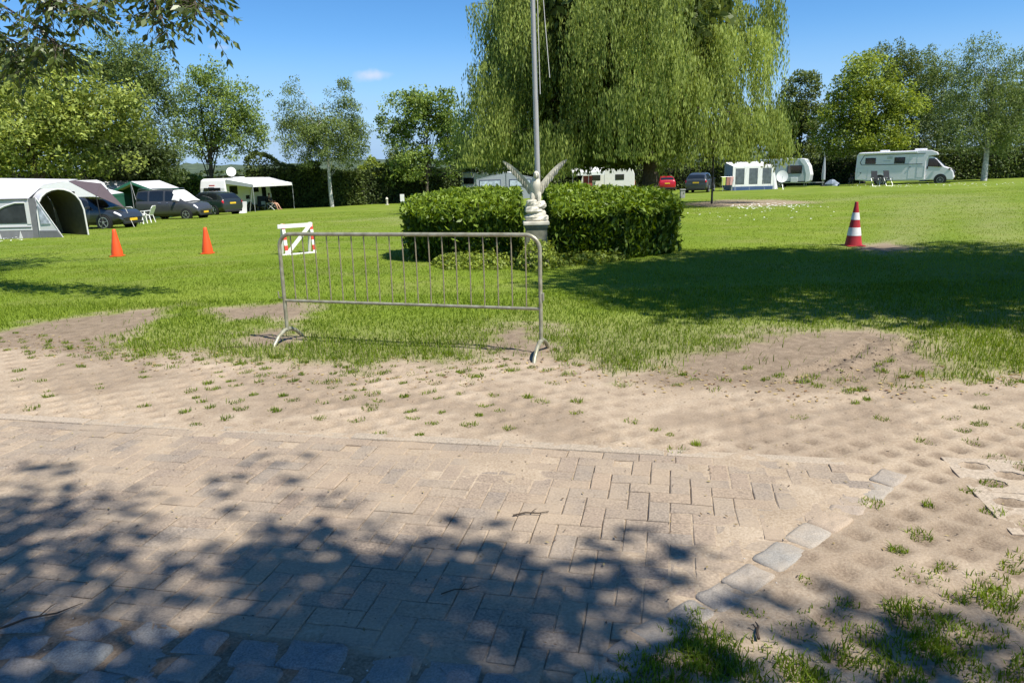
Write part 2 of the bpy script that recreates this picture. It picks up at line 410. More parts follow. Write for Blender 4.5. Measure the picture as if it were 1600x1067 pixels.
def ground_mat():
    m = bpy.data.materials.new('ground_earth_and_turf'); t, b = nt(m); N = t.nodes.new; L = t.links.new
    tc = N('ShaderNodeTexCoord')
    def noise(s, d=6, ds=0.):
        n = N('ShaderNodeTexNoise'); n.inputs['Scale'].default_value = s; n.inputs['Detail'].default_value = d; n.inputs['Distortion'].default_value = ds
        L(tc.outputs['Object'], n.inputs['Vector']); return n.outputs['Fac']
    def ramp(f, stops):
        r = N('ShaderNodeValToRGB'); e = r.color_ramp.elements
        while len(e) < len(stops): e.new(.5)
        for k, (p, c) in enumerate(stops): e[k].position = p; e[k].color = (*c, 1)
        L(f, r.inputs['Fac']); return r.outputs['Color']
    def attr(n): a = N('ShaderNodeAttribute'); a.attribute_name = n; return a.outputs['Fac']
    def mix(f, a, c, blend='MIX'):
        x = N('ShaderNodeMix'); x.data_type = 'RGBA'; x.blend_type = blend
        if isinstance(f, float): x.inputs['Factor'].default_value = f
        else: L(f, x.inputs['Factor'])
        L(a, x.inputs['A']); L(c, x.inputs['B']); return x.outputs['Result']
    sand = ramp(noise(3.5, 8, .4), [(.25, (.24, .178, .12)), (.5, (.33, .255, .178)), (.75, (.42, .34, .25))])
    sand = mix(.4, sand, ramp(noise(70, 5), [(.3, (.20, .15, .105)), (.7, (.50, .42, .33))]))
    soil = ramp(noise(9, 8, .5), [(.3, (.13, .095, .065)), (.7, (.28, .215, .155))])
    soil = mix(.45, soil, ramp(noise(90, 4), [(.3, (.09, .065, .045)), (.7, (.34, .27, .20))]))
    turf = ramp(noise(.35, 9, .2), [(.3, (.095, .150, .012)), (.5, (.145, .200, .018)), (.70, (.225, .26, .042))])
    turf = mix(.5, turf, ramp(noise(28, 6), [(.3, (.065, .110, .008)), (.7, (.20, .275, .032))]))
    turf = mix(ramp(noise(.9, 7, .6), [(.48, (0, 0, 0)), (.70, (.62, .62, .62))]), turf, ramp(noise(22, 5), [(.3, (.13, .15, .035)), (.7, (.25, .265, .08))]))
    dry = ramp(noise(12, 5), [(.3, (.17, .20, .06)), (.7, (.27, .27, .12))])
    turf = mix(attr('worn'), turf, dry)
    c = mix(attr('soil'), sand, soil); c = mix(attr('turf'), c, turf)
    L(c, b.inputs['Base Color']); b.inputs['Roughness'].default_value = .95; b.inputs['Specular IOR Level'].default_value = .12
    bp = N('ShaderNodeBump'); bp.inputs['Strength'].default_value = .55; bp.inputs['Distance'].default_value = .006
    L(noise(110, 5), bp.inputs['Height']); L(bp.outputs['Normal'], b.inputs['Normal'])
    return m
turf_ = lawn_amount(fx, fy)
ground = mesh_np('ground', np.stack([fx, fy, fz], 1), GF, ground_mat(), attrs={'soil': np.clip(soil_amount(fx, fy), 0, 1), 'turf': turf_*np.where(fy < 9, .55+.45*sstep(6.5, 9, fy), 1), 'worn': worn*.55}, smooth=True)
tag(ground, 'sandy soil in front and green lawn beyond', None, kind='structure')

# ---------------------------------------------------------------- paving
def stone_mat(name, cols, dusty=(.39, .305, .215), dust=.5, scale=14, spk=.25):
    m = bpy.data.materials.new(name); t, b = nt(m); N = t.nodes.new; L = t.links.new
    oi = N('ShaderNodeObjectInfo'); r = N('ShaderNodeValToRGB'); r.color_ramp.interpolation = 'LINEAR'
    e = r.color_ramp.elements
    while len(e) < len(cols): e.new(.5)
    for k, c in enumerate(cols): e[k].position = k/(len(cols)-1); e[k].color = (*c, 1)
    at_ = N('ShaderNodeAttribute'); at_.attribute_name = 'shade'
    ad = N('ShaderNodeMath'); ad.operation = 'ADD'; L(oi.outputs['Random'], ad.inputs[0]); L(at_.outputs['Fac'], ad.inputs[1])
    fr = N('ShaderNodeMath'); fr.operation = 'FRACT'; L(ad.outputs[0], fr.inputs[0]); L(fr.outputs[0], r.inputs['Fac'])
    ge = N('ShaderNodeNewGeometry')
    n = N('ShaderNodeTexNoise'); n.inputs['Scale'].default_value = scale*6; n.inputs['Detail'].default_value = 6; L(ge.outputs['Position'], n.inputs['Vector'])
    r2 = N('ShaderNodeValToRGB'); r2.color_ramp.elements[0].position = .3; r2.color_ramp.elements[1].position = .72
    r2.color_ramp.elements[0].color = (1-spk*1.6, 1-spk*1.6, 1-spk*1.6, 1); r2.color_ramp.elements[1].color = (1+spk, 1+spk, 1+spk, 1); L(n.outputs['Fac'], r2.inputs['Fac'])
    mu = N('ShaderNodeMix'); mu.data_type = 'RGBA'; mu.blend_type = 'MULTIPLY'; mu.inputs['Factor'].default_value = 1
    L(r.outputs['Color'], mu.inputs['A']); L(r2.outputs['Color'], mu.inputs['B'])
    n3 = N('ShaderNodeTexNoise'); n3.inputs['Scale'].default_value = 2.3; n3.inputs['Detail'].default_value = 9; n3.inputs['Roughness'].default_value = .65; L(ge.outputs['Position'], n3.inputs['Vector'])
    r3 = N('ShaderNodeMapRange'); r3.inputs['From Min'].default_value = .38; r3.inputs['From Max'].default_value = .66; r3.inputs['To Max'].default_value = dust; L(n3.outputs['Fac'], r3.inputs['Value'])
    m3 = N('ShaderNodeMix'); m3.data_type = 'RGBA'; L(r3.outputs[0], m3.inputs['Factor']); L(mu.outputs['Result'], m3.inputs['A']); m3.inputs['B'].default_value = (*dusty, 1)
    L(m3.outputs['Result'], b.inputs['Base Color']); b.inputs['Roughness'].default_value = .9; b.inputs['Specular IOR Level'].default_value = .2
    bp = N('ShaderNodeBump'); bp.inputs['Strength'].default_value = .4; bp.inputs['Distance'].default_value = .003
    L(n.outputs['Fac'], bp.inputs['Height']); L(bp.outputs['Normal'], b.inputs['Normal'])
    return m
BRICKM = stone_mat('concrete_paver', [(.26, .212, .168), (.30, .232, .172), (.225, .192, .162), (.325, .256, .19), (.245, .208, .172), (.29, .222, .168)], dust=.6)
KERBM = stone_mat('concrete_kerb', [(.33, .28, .22), (.37, .31, .245)], dust=.5)
SLABM = stone_mat('grass_paver_concrete', [(.37, .31, .245), (.41, .345, .27), (.34, .29, .235)], dust=.6)
SETTM = stone_mat('granite', [(.24, .24, .23), (.35, .275, .21), (.28, .27, .25), (.38, .315, .245), (.24, .24, .23), (.31, .25, .205)], dust=.5, scale=22, spk=.2)
COBM = stone_mat('blue_grey_granite', [(.17, .195, .205), (.21, .215, .22), (.185, .21, .22), (.24, .22, .205), (.16, .185, .20)], dust=.45, scale=22, spk=.25)
bed = MB(); _p = [Vector((x, y, -.12)) for x, y in BRICK]
bed.add(_p, [tuple(range(len(_p)))])
road = bed.build('brick_road', KERBM); tag(road, 'worn herringbone brick road dusted with sand', None, kind='structure')
def brick_mesh(k):
    l, w, h, c = .2065, .1015, .08, .005
    V = []
    j = lambda a: random.uniform(-a, a)
    for z, i in ((-h, 0), (-c, 0), (0, c)):
        for sx, sy in ((-1, -1), (1, -1), (1, 1), (-1, 1)):
            V.append((sx*(l/2-i)+j(.0012), sy*(w/2-i)+j(.0012), z+(j(.0012) if z == 0 else 0)))
    F = [(8, 9, 10, 11)]
    for a in (0, 4):
        for q in range(4): F.append((a+q, a+(q+1) % 4, a+4+(q+1) % 4, a+4+q))
    me = bpy.data.meshes.new('brick'); me.from_pydata(V, [], F); me.materials.append(BRICKM); return me
BM = [brick_mesh(k) for k in range(6)]
W_ = .105; cells = []
for i in range(-40, 90):
    for j in range(0, 42):
        k = (i-j) % 4
        if k == 0: cells.append(((i+1)*W_, (j+.5)*W_, 0))
        elif k == 3: cells.append(((i+.5)*W_, (j+1)*W_, 1))
OFF = .215                                             # kerb and one running course come first
bricks = []
for (u, v, o) in cells:
    if o == 1 and v < W_: continue
    bricks.append((u-2., v+OFF, o))
for i in range(-20, 45): bricks.append((i*.21-2.+.03, .1625, 0))      # running course along the kerb
bl = []
for (u, v, o) in bricks:
    x, y = from_uv(u, v)
    if sdf(np.array([x]), np.array([y]), BRICK)[0] > .035 and y > 1.5: bl.append((math.hypot(x, y), x, y, o))
bl.sort()
vis = [b for b in bl if abs(b[1]) < .74*b[2]+.25]; rest = [b for b in bl if abs(b[1]) >= .74*b[2]+.25]
near, rest = vis[:300], rest+vis[300:]
def brick_pose(x, y, o):
    z = float(tz(x, y))+.010*(float(fbm(x*1.1, y*1.1, 71))-.5)+random.gauss(0, .0014)
    return Vector((x, y, z)), Euler((random.gauss(0, .008), random.gauss(0, .008), ROAD_ANG+o*math.pi/2+random.gauss(0, .012)))
for d, x, y, o in near:
    b = link('brick', random.choice(BM), None, road); b.location, b.rotation_euler = brick_pose(x, y, o)
mb = MB(); shade = []
for d, x, y, o in rest:
    me = random.choice(BM); l, e = brick_pose(x, y, o); M = Matrix.Translation(l) @ e.to_matrix().to_4x4()
    mb.add([M @ v.co for v in me.vertices], [tuple(p.vertices) for p in me.polygons]); shade += [random.random()]*len(me.vertices)
far_b = mb.build('brick_field', BRICKM, road, fix=False); tag(far_b, kind='stuff')
a_ = far_b.data.attributes.new('shade', 'FLOAT', 'POINT'); a_.data.foreach_set('value', shade)
# kerb stones
for i in range(-4, 6):
    k = MB().box((0, 0, -.07), (.985, .095, .152)).build('kerb_stone', KERBM, road, bevel=.008)
    x, y = from_uv(i*1.0+.3, .055); k.location = (x, y, float(tz(x, y))+random.gauss(0, .003)); k.rotation_euler = (random.gauss(0, .006), random.gauss(0, .004), ROAD_ANG+random.gauss(0, .004))
# granite setts and cobbles
def sett(l, w, dome=.006, rnd=.16, j=.06):
    co = [Vector((sx*l/2*(1+random.uniform(-j, j)), sy*w/2*(1+random.uniform(-j, j)), 0)) for sx, sy in ((-1, -1), (1, -1), (1, 1), (-1, 1))]
    ring = []
    for k in range(4):
        a, b, c = co[k-1], co[k], co[(k+1) % 4]; r = rnd*random.uniform(.5, 1.5)
        p, q = b.lerp(a, r), b.lerp(c, r*w/l if k % 2 else r); ring += [p, (p+q+b)/3, q]
        ring.append(q.lerp(c, .45)+Vector((random.gauss(0, .004), random.gauss(0, .004), 0)))
    n = len(ring); V = []; F = []
    for lv, (s_, z) in enumerate(((1, -.09), (1, -.010), (0.955, -.0015), (.72, dome*.4), (.36, dome*.8))):
        for p in ring: V.append((p.x*s_, p.y*s_, z+(random.gauss(0, .0022) if lv > 1 else 0)))
    V.append((0, 0, dome)); 
    for r in range(4):
        for k in range(n): F.append((r*n+k, r*n+(k+1) % n, (r+1)*n+(k+1) % n, (r+1)*n+k))
    for k in range(n): F.append((4*n+k, 4*n+(k+1) % n, 5*n))
    me = bpy.data.meshes.new('sett'); me.from_pydata(V, [], F); me.polygons.foreach_set('use_smooth', [True]*len(F)); return me
row = bpy.data.objects.new('sett_row', None); col.objects.link(row); tag(row, 'diagonal row of granite setts closing the brick road', kind='structure')
sp = [gnd(*p) for p in SETT_ROW]
for i, p in enumerate(sp):
    d = (sp[min(i+1, len(sp)-1)]-sp[max(i-1, 0)]); L_ = d.length/(2 if 0 < i < len(sp)-1 else 1)
    me = sett(L_*.93, .145*random.uniform(.9, 1.1), .002, .10, .07); o = link('sett', me, SETTM, row)
    o.location = (p.x, p.y, -.0005+random.gauss(0, .0015)); o.rotation_euler = (random.gauss(0, .03), random.gauss(0, .03), math.atan2(d.y, d.x)+random.gauss(0, .06))
cob = bpy.data.objects.new('cobble_gutter', None); col.objects.link(cob); tag(cob, 'two uneven rows of blue grey cobbles in dark soil', kind='structure')
ca = (gnd(602, 1043)-gnd(135, 979))
for i, p in enumerate(COBBLES):
    g = gnd(*p); o = link('cobble', sett(.20*random.uniform(.78, 1.12), .15*random.uniform(.85, 1.08), .002, .09, .13), COBM, cob)
    o.location = (g.x, g.y, -.002+random.gauss(0, .004)); o.location.x += random.gauss(0, .012); o.location.y += random.gauss(0, .008); o.rotation_euler = (random.gauss(0, .05), random.gauss(0, .05), math.atan2(ca.y, ca.x)+random.gauss(0, .13))
# grass paver slabs with diamond holes
def slab_mesh():
    n = 2; V = []; F = []; ht = .09; q = .072; g = .004
    U, Vv = SLAB_U, SLAB_V
    bm = bmesh.new()
    # cells between hole centres: lattice nodes at hole centres (corner and centre sites)
    def hexring(cx, cy):
        out = []
        for k in range(8):
            a = 2*math.pi*(k+.5)/8; r = q*(1.0 if k % 2 else 1.0)
            out.append((cx+q*1.12*math.cos(a), cy+q*.86*math.sin(a)))
        return out
    holes = [((i+.5)*PU, (j+.5)*PV) for i in range(2) for j in range(2)]+[(PU, PV)]
    half = [(PU, 0, 'b'), (PU, 2*PV, 't'), (0, PV, 'l'), (2*PU, PV, 'r')]
    outer = []
    def arc(cx, cy, a0, a1):
        return [(cx+q*1.12*math.cos(a), cy+q*.86*math.sin(a)) for a in np.linspace(a0, a1, 5)]
    P = math.pi; e = .06
    outer += [(g, g), (U-g, g), (U-g, Vv-g), (g, Vv-g)]
    cl = [outer[0]]
    for p in outer[1:]:
        if math.dist(p, cl[-1]) > .004: cl.append(p)
    if math.dist(cl[0], cl[-1]) < .004: cl.pop()
    loops = [cl]+[hexring(*h) for h in holes]; es = []
    for lp in loops:
        vs = [bm.verts.new((x-U/2, y-Vv/2, 0)) for x, y in lp]
        es += [bm.edges.new((vs[i], vs[(i+1) % len(vs)])) for i in range(len(vs))]
    bmesh.ops.triangle_fill(bm, use_beauty=True, edges=es)
    r = bmesh.ops.extrude_face_region(bm, geom=bm.faces[:])
    for v in [v for v in r['geom'] if isinstance(v, bmesh.types.BMVert)]: v.co.z -= ht
    bmesh.ops.recalc_face_normals(bm, faces=bm.faces)
    me = bpy.data.meshes.new('paver_slab'); bm.to_mesh(me); bm.free(); me.materials.append(SLABM); return me
SM = slab_mesh()
strip = bpy.data.objects.new('grass_paver_strip', None); col.objects.link(strip); tag(strip, 'sand covered grass pavers with tufts in the openings', kind='structure')
ns = 0
for (i, j), c in SLAB_AT.items():
    x, y = from_uv((i+.5)*SLAB_U-PU*.5, (j+.5)*SLAB_V-PV*.5)
    o = link('paver_slab', SM, None, strip); ns += 1
    o.location = (x, y, float(tz(x, y))-(.0045 if c else .03)+random.gauss(0, .0008)); o.rotation_euler = (random.gauss(0, .003), random.gauss(0, .003), ROAD_ANG+random.gauss(0, .004))
print('bricks', len(near), len(rest), 'slabs', ns)

# ================================================================ GRASS
GRASS = leaf_mat('grass_blade', (.075, .130, .008), (.26, .34, .035), trans=.42, rough=.6, spec=.25)
def blades(name, X, Y, h, w, lean=.35, seg2=True, tint=None, parent=None, m=GRASS):
    n = len(X); Z = ground_z(X, Y)-.004
    a = rng.uniform(0, 2*np.pi, n); b = rng.uniform(0, 2*np.pi, n)
    le = np.abs(rng.normal(0, lean, n))*h
    dx, dy = np.cos(b), np.sin(b); wx, wy = np.cos(a)*w/2, np.sin(a)*w/2
    t = tint if tint is not None else np.clip(.45+.16*sstep(9, 18, Y)+.3*(fbm(X*.6, Y*.6, 81)-.5)*2+rng.normal(0, .2, n), 0, 1)
    if seg2:
        V = np.stack([np.stack([X-wx, Y-wy, Z], 1), np.stack([X+wx, Y+wy, Z], 1),
                      np.stack([X+wx*.8+dx*le*.35, Y+wy*.8+dy*le*.35, Z+h*.55], 1), np.stack([X-wx*.8+dx*le*.35, Y-wy*.8+dy*le*.35, Z+h*.55], 1),
                      np.stack([X+dx*le, Y+dy*le, Z+h*np.sqrt(np.clip(1-(le/h*.6)**2, .2, 1))], 1)], 1).reshape(-1, 3)
        o = np.arange(n)*5
        F = np.concatenate([np.stack([o, o+1, o+2], 1), np.stack([o, o+2, o+3], 1), np.stack([o+3, o+2, o+4], 1)])
        tt = np.repeat(t, 5)
    else:
        V = np.stack([np.stack([X-wx, Y-wy, Z], 1), np.stack([X+wx, Y+wy, Z], 1), np.stack([X+dx*le, Y+dy*le, Z+h], 1)], 1).reshape(-1, 3)
        o = np.arange(n)*3; F = np.stack([o, o+1, o+2], 1); tt = np.repeat(t, 3)
    return V, F, tt
def scatter(y0, y1, dens, margin=.06):
    A = (y1-y0)*(.69+margin)*(y0+y1); n = int(A*dens)
    y = np.sqrt(rng.uniform(y0*y0, y1*y1, n)); x = rng.uniform(-1, 1, n)*(.69+margin)*y
    return x, y
HEDGE_C = np.array([.64, 15.35]); HEDGE_R = 2.80; HEDGE_Q = .70   # half width and depth ratio
def turf_blades(y0, y1, dens, h, w, seg2):
    x, y = scatter(y0, y1, dens); g = lawn_amount(x, y)
    patch = fbm(x*2.1, y*2.1, 91)
    keep = rng.uniform(0, 1, len(x)) < g*(.55+.7*patch)
    keep &= np.hypot(x-HEDGE_C[0], (y-HEDGE_C[1])/HEDGE_Q) > HEDGE_R-.4
    x, y, g, patch = x[keep], y[keep], g[keep], patch[keep]
    edge = sstep(1.6, .2, sdf(x, y, LAWN))*sstep(-6.5, -4, x)
    hh = h*(.45+1.0*rng.random(len(x))*(.5+patch))*(1+.25*edge)
    return blades('turf', x, y, hh, w*(.7+.6*rng.random(len(x))), .62, seg2)
parts = [turf_blades(5.2, 7.2, 2600, .05, .006, True), turf_blades(7.2, 10, 1700, .044, .0075, True), turf_blades(10, 15, 1000, .036, .0085, False),
         turf_blades(15, 24, 300, .028, .011, False), turf_blades(24, 46, 70, .032, .019, False)]
def join(parts):
    V = []; F = []; T = []; o = 0
    for v, f, t in parts: V.append(v); F.append(f+o); T.append(t); o += len(v)
    return np.concatenate(V), np.concatenate(F), np.concatenate(T)
V, F, T = join(parts)
print('lawn tris', len(F))
lawn = mesh_np('lawn_grass', V, F, GRASS, attrs={'tint': T}); tag(lawn, 'mown green lawn grass across the field', 'grass', kind='stuff')
# tufts in the paver openings and at the ragged border
tx, ty, th_, tw = [], [], [], []
def tuft(x, y, n, r, h, w=.0055):
    a = rng.uniform(0, 2*np.pi, n); q = r*np.sqrt(rng.random(n))
    tx.extend(x+q*np.cos(a)); ty.extend(y+q*.8*np.sin(a)); th_.extend(h*rng.uniform(.45, 1.2, n)); tw.extend([w]*n)
LR = G2([(1340, 900), (1600, 850), (1800, 1000), (1700, 1200), (960, 1120), (960, 1030), (1100, 975), (1180, 960)])
RT = G2([(1400, 700), (1480, 650), (1620, 640), (1640, 720), (1560, 745), (1420, 730)])
for i in range(-40, 60):
    for j in range(-26, 26):
        for s in (0, .5):
            u, v = (i+s)*PU, (j+s)*PV; x, y = from_uv(u, v)
            if y < 1.75 or abs(x) > .75*y+.2: continue
            X_, Y_ = np.array([x]), np.array([y]); A = lambda p: sdf(X_, Y_, p)[0]
            if A(BRICK) > -.05 or A(COBBLE_ZONE) > -.05: continue
            dl = -A(LAWN)
            if dl < -.25: continue
            p = .17+.6*math.exp(-max(dl, 0)/.4); west = 1 if x < .3 else .5
            p = p*west+.0
            if -.5 < v < -.05 and -2.4 < x < .2: p = max(p, .42)
            if -2.6 < x < -.2 and dl < 1.0: p = max(p, .5)
            if A(LR) > 0: p = .72
            if A(RT) > 0: p = .6
            if x > .9 and y < 3.9 and A(LR) <= 0: p = .22
            if random.random() < p:
                big = A(LR) > 0
                tuft(x+random.gauss(0, .015), y+random.gauss(0, .015), random.randint(30, 70) if big else random.randint(24, 75), random.uniform(.05, .11) if big else random.uniform(.03, .075), random.uniform(.024, .045) if big else random.uniform(.018, .042))
for q in range(230):                                   # loose tufts over the bare border soil
    x = random.uniform(-5, 5); y = random.uniform(5.2, 8.3); s = sdf(np.array([x]), np.array([y]), LAWN)[0]
    if -.35 < s < .5 and abs(x) < .72*y: tuft(x, y, random.randint(14, 50), random.uniform(.03, .10), random.uniform(.025, .06))
for p in ((1010, 1040), (1070, 1010), (1120, 1045), (1060, 1062), (1000, 1070), (1130, 1000), (1170, 1060), (1460, 1000), (1500, 985), (1420, 955), (1560, 930), (1440, 1010), (1340, 1010), (1380, 1050), (1520, 1050), (1590, 1040), (1640, 990), (1240, 1055), (1300, 1060), (960, 1075), (1040, 985)):
    g = gnd(*p)
    for q in range(3): tuft(g.x+random.gauss(0, .05), g.y+random.gauss(0, .04), random.randint(55, 90), random.uniform(.06, .11), random.uniform(.03, .05))
tx, ty, th_, tw = map(np.array, (tx, ty, th_, tw))
k = (sdf(tx, ty, BRICK) < .0)
tx, ty, th_, tw = tx[k], ty[k], th_[k], tw[k]
V, F, T = blades('tufts', tx, ty, th_, tw, .75, True)
tufts = mesh_np('grass_tufts', V, F, GRASS, attrs={'tint': T}); tag(tufts, 'short grass tufts growing through the sandy pavers', 'grass', kind='stuff')
# daisies far out on the lawn
dv = []; df = []
def daisies(poly, n, r):
    P = G2(poly); xs = [p[0] for p in P]; ys = [p[1] for p in P]; c = 0
    while c < n:
        x, y = random.uniform(min(xs), max(xs)), random.uniform(min(ys), max(ys))
        if not inpoly(np.array([x]), np.array([y]), P)[0]: continue
        c += 1; z = float(ground_z(np.array([x]), np.array([y]))[0])+.05; o = len(dv); q = r*random.uniform(.6, 1.3)
        for k in range(6):
            a = k*math.pi/3; dv.append((x+q*math.cos(a), y+q*math.sin(a), z+random.uniform(0, .02)))
        df.append([o, o+1, o+2, o+3]); df.append([o+3, o+4, o+5, o])
daisies([(1140, 324), (1190, 319), (1260, 321), (1270, 326), (1200, 330), (1150, 329)], 130, .045)
daisies([(1330, 291), (1480, 288), (1700, 286), (1700, 290), (1480, 293), (1330, 295)], 150, .05)
daisies([(1060, 330), (1330, 324), (1330, 345), (1060, 350)], 40, .03)
daisies([(0, 376), (30, 372), (36, 378), (0, 382)], 25, .03)
DAISY = mat('daisy_petals', (.8, .8, .76), .6, var=.03)
ds = mesh_np('daisies', np.array(dv), np.array(df), DAISY); tag(ds, 'white daisies scattered over the lawn', 'flowers', kind='stuff')

# ================================================================ LEAF HELPERS
def leaves(C, size, asp=.45, droop=0., up=0., tint=None, nrm=None, axis=None):
    """rhombic leaves at C; size per leaf; axis: preferred long direction; up: how far the faces look up"""
    n = len(C); C = np.asarray(C, float); size = np.broadcast_to(size, (n,))
    d = rng.normal(0, 1, (n, 3)); d /= np.linalg.norm(d, axis=1)[:, None]
    if axis is not None: d = d*.55+axis; d /= np.linalg.norm(d, axis=1)[:, None]
    d[:, 2] -= droop; d /= np.linalg.norm(d, axis=1)[:, None]
    q = rng.normal(0, 1, (n, 3)); q[:, 2] += up
    if nrm is not None: q = q*.5+nrm*1.4
    w = np.cross(d, q); w /= np.linalg.norm(w, axis=1)[:, None]+1e-9
    nn = np.cross(w, d)
    L = (size/2)[:, None]; W = (size*asp/2)[:, None]
    V = np.stack([C-d*L, C+w*W-d*L*.1+nn*W*.25, C+d*L, C-w*W-d*L*.1+nn*W*.25], 1).reshape(-1, 3)
    F = np.arange(n*4).reshape(n, 4)
    t = tint if tint is not None else np.clip(rng.normal(.5, .22, n), 0, 1)
    return V, F, np.repeat(t, 4)
def ball(n):
    p = rng.normal(0, 1, (n, 3)); return p/np.linalg.norm(p, axis=1)[:, None]
BARK = mat('bark', (.085, .068, .05), .9, var=.4, scale=9, bump=.6)
BIRCHBARK = mat('birch_bark', (.30, .28, .25), .8, c2=(.72, .70, .65), scale=5, bump=.3)

# ================================================================ ROUND LAUREL HEDGE, STATUE, FLAGPOLE
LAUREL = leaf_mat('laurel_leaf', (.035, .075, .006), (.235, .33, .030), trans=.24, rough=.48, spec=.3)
HEDGE_H = 1.30
def hedge_half(name, label, a0, a1):
    t = thing(name, label, 'hedge', (0, 0, 0), 0., 'round laurel hedge halves')
    P = []; N_ = []; n = 36000
    cx, cy = HEDGE_C
    a = rng.uniform(a0, a1, n); kind = rng.random(n)
    r_out = HEDGE_R*(1+.035*(fbm(a*5, a*0+3, 101)-.5)*2)
    hz = HEDGE_H*(1+.05*(fbm(a*4, a*0, 103)-.5)*2)
    side = kind < .40; top = (kind >= .40) & (kind < .86); inn = kind >= .86
    rr = np.where(side, r_out-np.abs(rng.normal(0, .07, n)), np.sqrt(rng.uniform(.02, 1, n))*r_out)
    zz = np.where(side, rng.uniform(.02, 1, n)*hz, hz-np.abs(rng.normal(0, .06, n)))
    zz = np.where(inn, rng.uniform(.05, 1, n)*hz, zz)
    fall = np.clip((rr-(r_out-.7))/.7, 0, 1); zz = np.where(top, zz-.24*fall**2.2, np.where(side, np.minimum(zz, hz-.20), zz))
    bulge = 1-.06*(1-zz/hz)*side-.10*side*np.clip((zz/hz-.62)/.38, 0, 1)**2
    sq = (np.abs(np.cos(a))**2.6+np.abs(np.sin(a))**2.6)**(-1/2.6)
    x = cx+rr*bulge*sq*np.cos(a); y = cy+rr*bulge*sq*np.sin(a)*HEDGE_Q
    # notch for the pedestal
    yn = np.clip((y-(cy-HEDGE_R*HEDGE_Q))/(2*HEDGE_R*HEDGE_Q), 0, 1); slope = .80+.16*np.sin(yn*1.75); zz = zz*slope
    mid = (a0+a1)/2; gap = (np.abs(x-(cx-.12)) < .27)
    keep = ~gap
    z = tz(x, y)+zz+.12*(fbm(x*2.6, y*2.6, 107)-.5)*top*2+np.abs(rng.normal(0, .035, n))*top
    C = np.stack([x, y, z], 1)[keep]; s_ = side[keep]
    nr = np.where(s_[:, None], np.stack([np.cos(a), np.sin(a), .35+0*a], 1)[keep], np.array([[0, 0, 1.]]))
    ax = np.where(s_[:, None], np.stack([np.cos(a)*.5, np.sin(a)*.5, .9+0*a], 1)[keep], np.array([[0, 0, .45]]))
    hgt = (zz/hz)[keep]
    tint = np.clip(np.where(s_, .08+.30*hgt**2, .30+.45*hgt**2)+rng.normal(0, .2, keep.sum()), 0, 1)  # shading put into the leaf tint: sides and base darker, top lighter
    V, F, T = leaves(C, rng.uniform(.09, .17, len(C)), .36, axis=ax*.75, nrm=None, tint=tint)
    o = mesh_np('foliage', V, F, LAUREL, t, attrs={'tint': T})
    m = MB()
    for k in range(26):
        aa = random.uniform(a0, a1); r = HEDGE_R*math.sqrt(random.uniform(.1, .8)); bx, by = cx+r*math.cos(aa), cy+r*math.sin(aa)
        if abs(bx-(cx-.12)) < .33: continue
        z0 = float(tz(bx, by)); by = cy+(by-cy)*HEDGE_Q; m.tube([(bx, by, z0-.02), (bx+random.gauss(0, .05), by+random.gauss(0, .05), z0+.6), (bx+random.gauss(0, .12), by+random.gauss(0, .12), z0+1.1)], [.02, .015, .006], 5)
    tag(m.build('stems', BARK, t), kind='stuff')
    return t
hedge_half('laurel_hedge', 'left half of the clipped laurel hedge, left of the eagle statue', math.pi/2+.02, 1.5*math.pi-.02)
hedge_half('laurel_hedge', 'right half of the clipped laurel hedge, right of the eagle statue', -math.pi/2+.02, math.pi/2-.02)
# low ground cover in front of the hedge
COVER = leaf_mat('ground_cover_leaf', (.06, .10, .012), (.33, .40, .06), trans=.3)
def cover(label, pts, n, h):
    P = G2(pts); xs = [p[0] for p in P]; ys = [p[1] for p in P]
    x = rng.uniform(min(xs), max(xs), n*4); y = rng.uniform(min(ys), max(ys), n*4)
    s = sdf(x, y, P); k = s > 0; x, y, s = x[k][:n], y[k][:n], s[k][:n]
    hh = h*np.sqrt(np.clip(s/.3, 0, 1))*(.75+.6*fbm(x*4, y*4, 111))
    z = tz(x, y)+.02+hh*np.sqrt(rng.random(len(x)))
    V, F, T = leaves(np.stack([x, y, z], 1), rng.uniform(.05, .09, len(x)), .6, up=1.6)
    t = thing('ground_cover_plant', label, 'plant'); mesh_np('foliage', V, F, COVER, t, attrs={'tint': T})
    m = MB()
    for q in range(12):
        i = random.randrange(len(x)); z0 = float(tz(x[i], y[i])); m.tube([(x[i], y[i], z0-.01), (x[i]+.03, y[i], z0+.08)], .006, 5)
    tag(m.build('stems', BARK, t), kind='stuff')
cover('low bright leafy ground cover at the foot of the hedge left of the pedestal', [(672, 416), (700, 396), (770, 390), (830, 392), (836, 412), (780, 424), (700, 424)], 5200, .20)
cover('low ground cover strip at the foot of the hedge right of the pedestal', [(846, 413), (850, 394), (900, 391), (960, 397), (985, 406), (930, 416), (870, 420)], 3600, .17)
cover('leafy shrub growing up in front of the stone pedestal', [(806, 424), (812, 409), (838, 406), (872, 409), (870, 424), (838, 428)], 2200, .5)
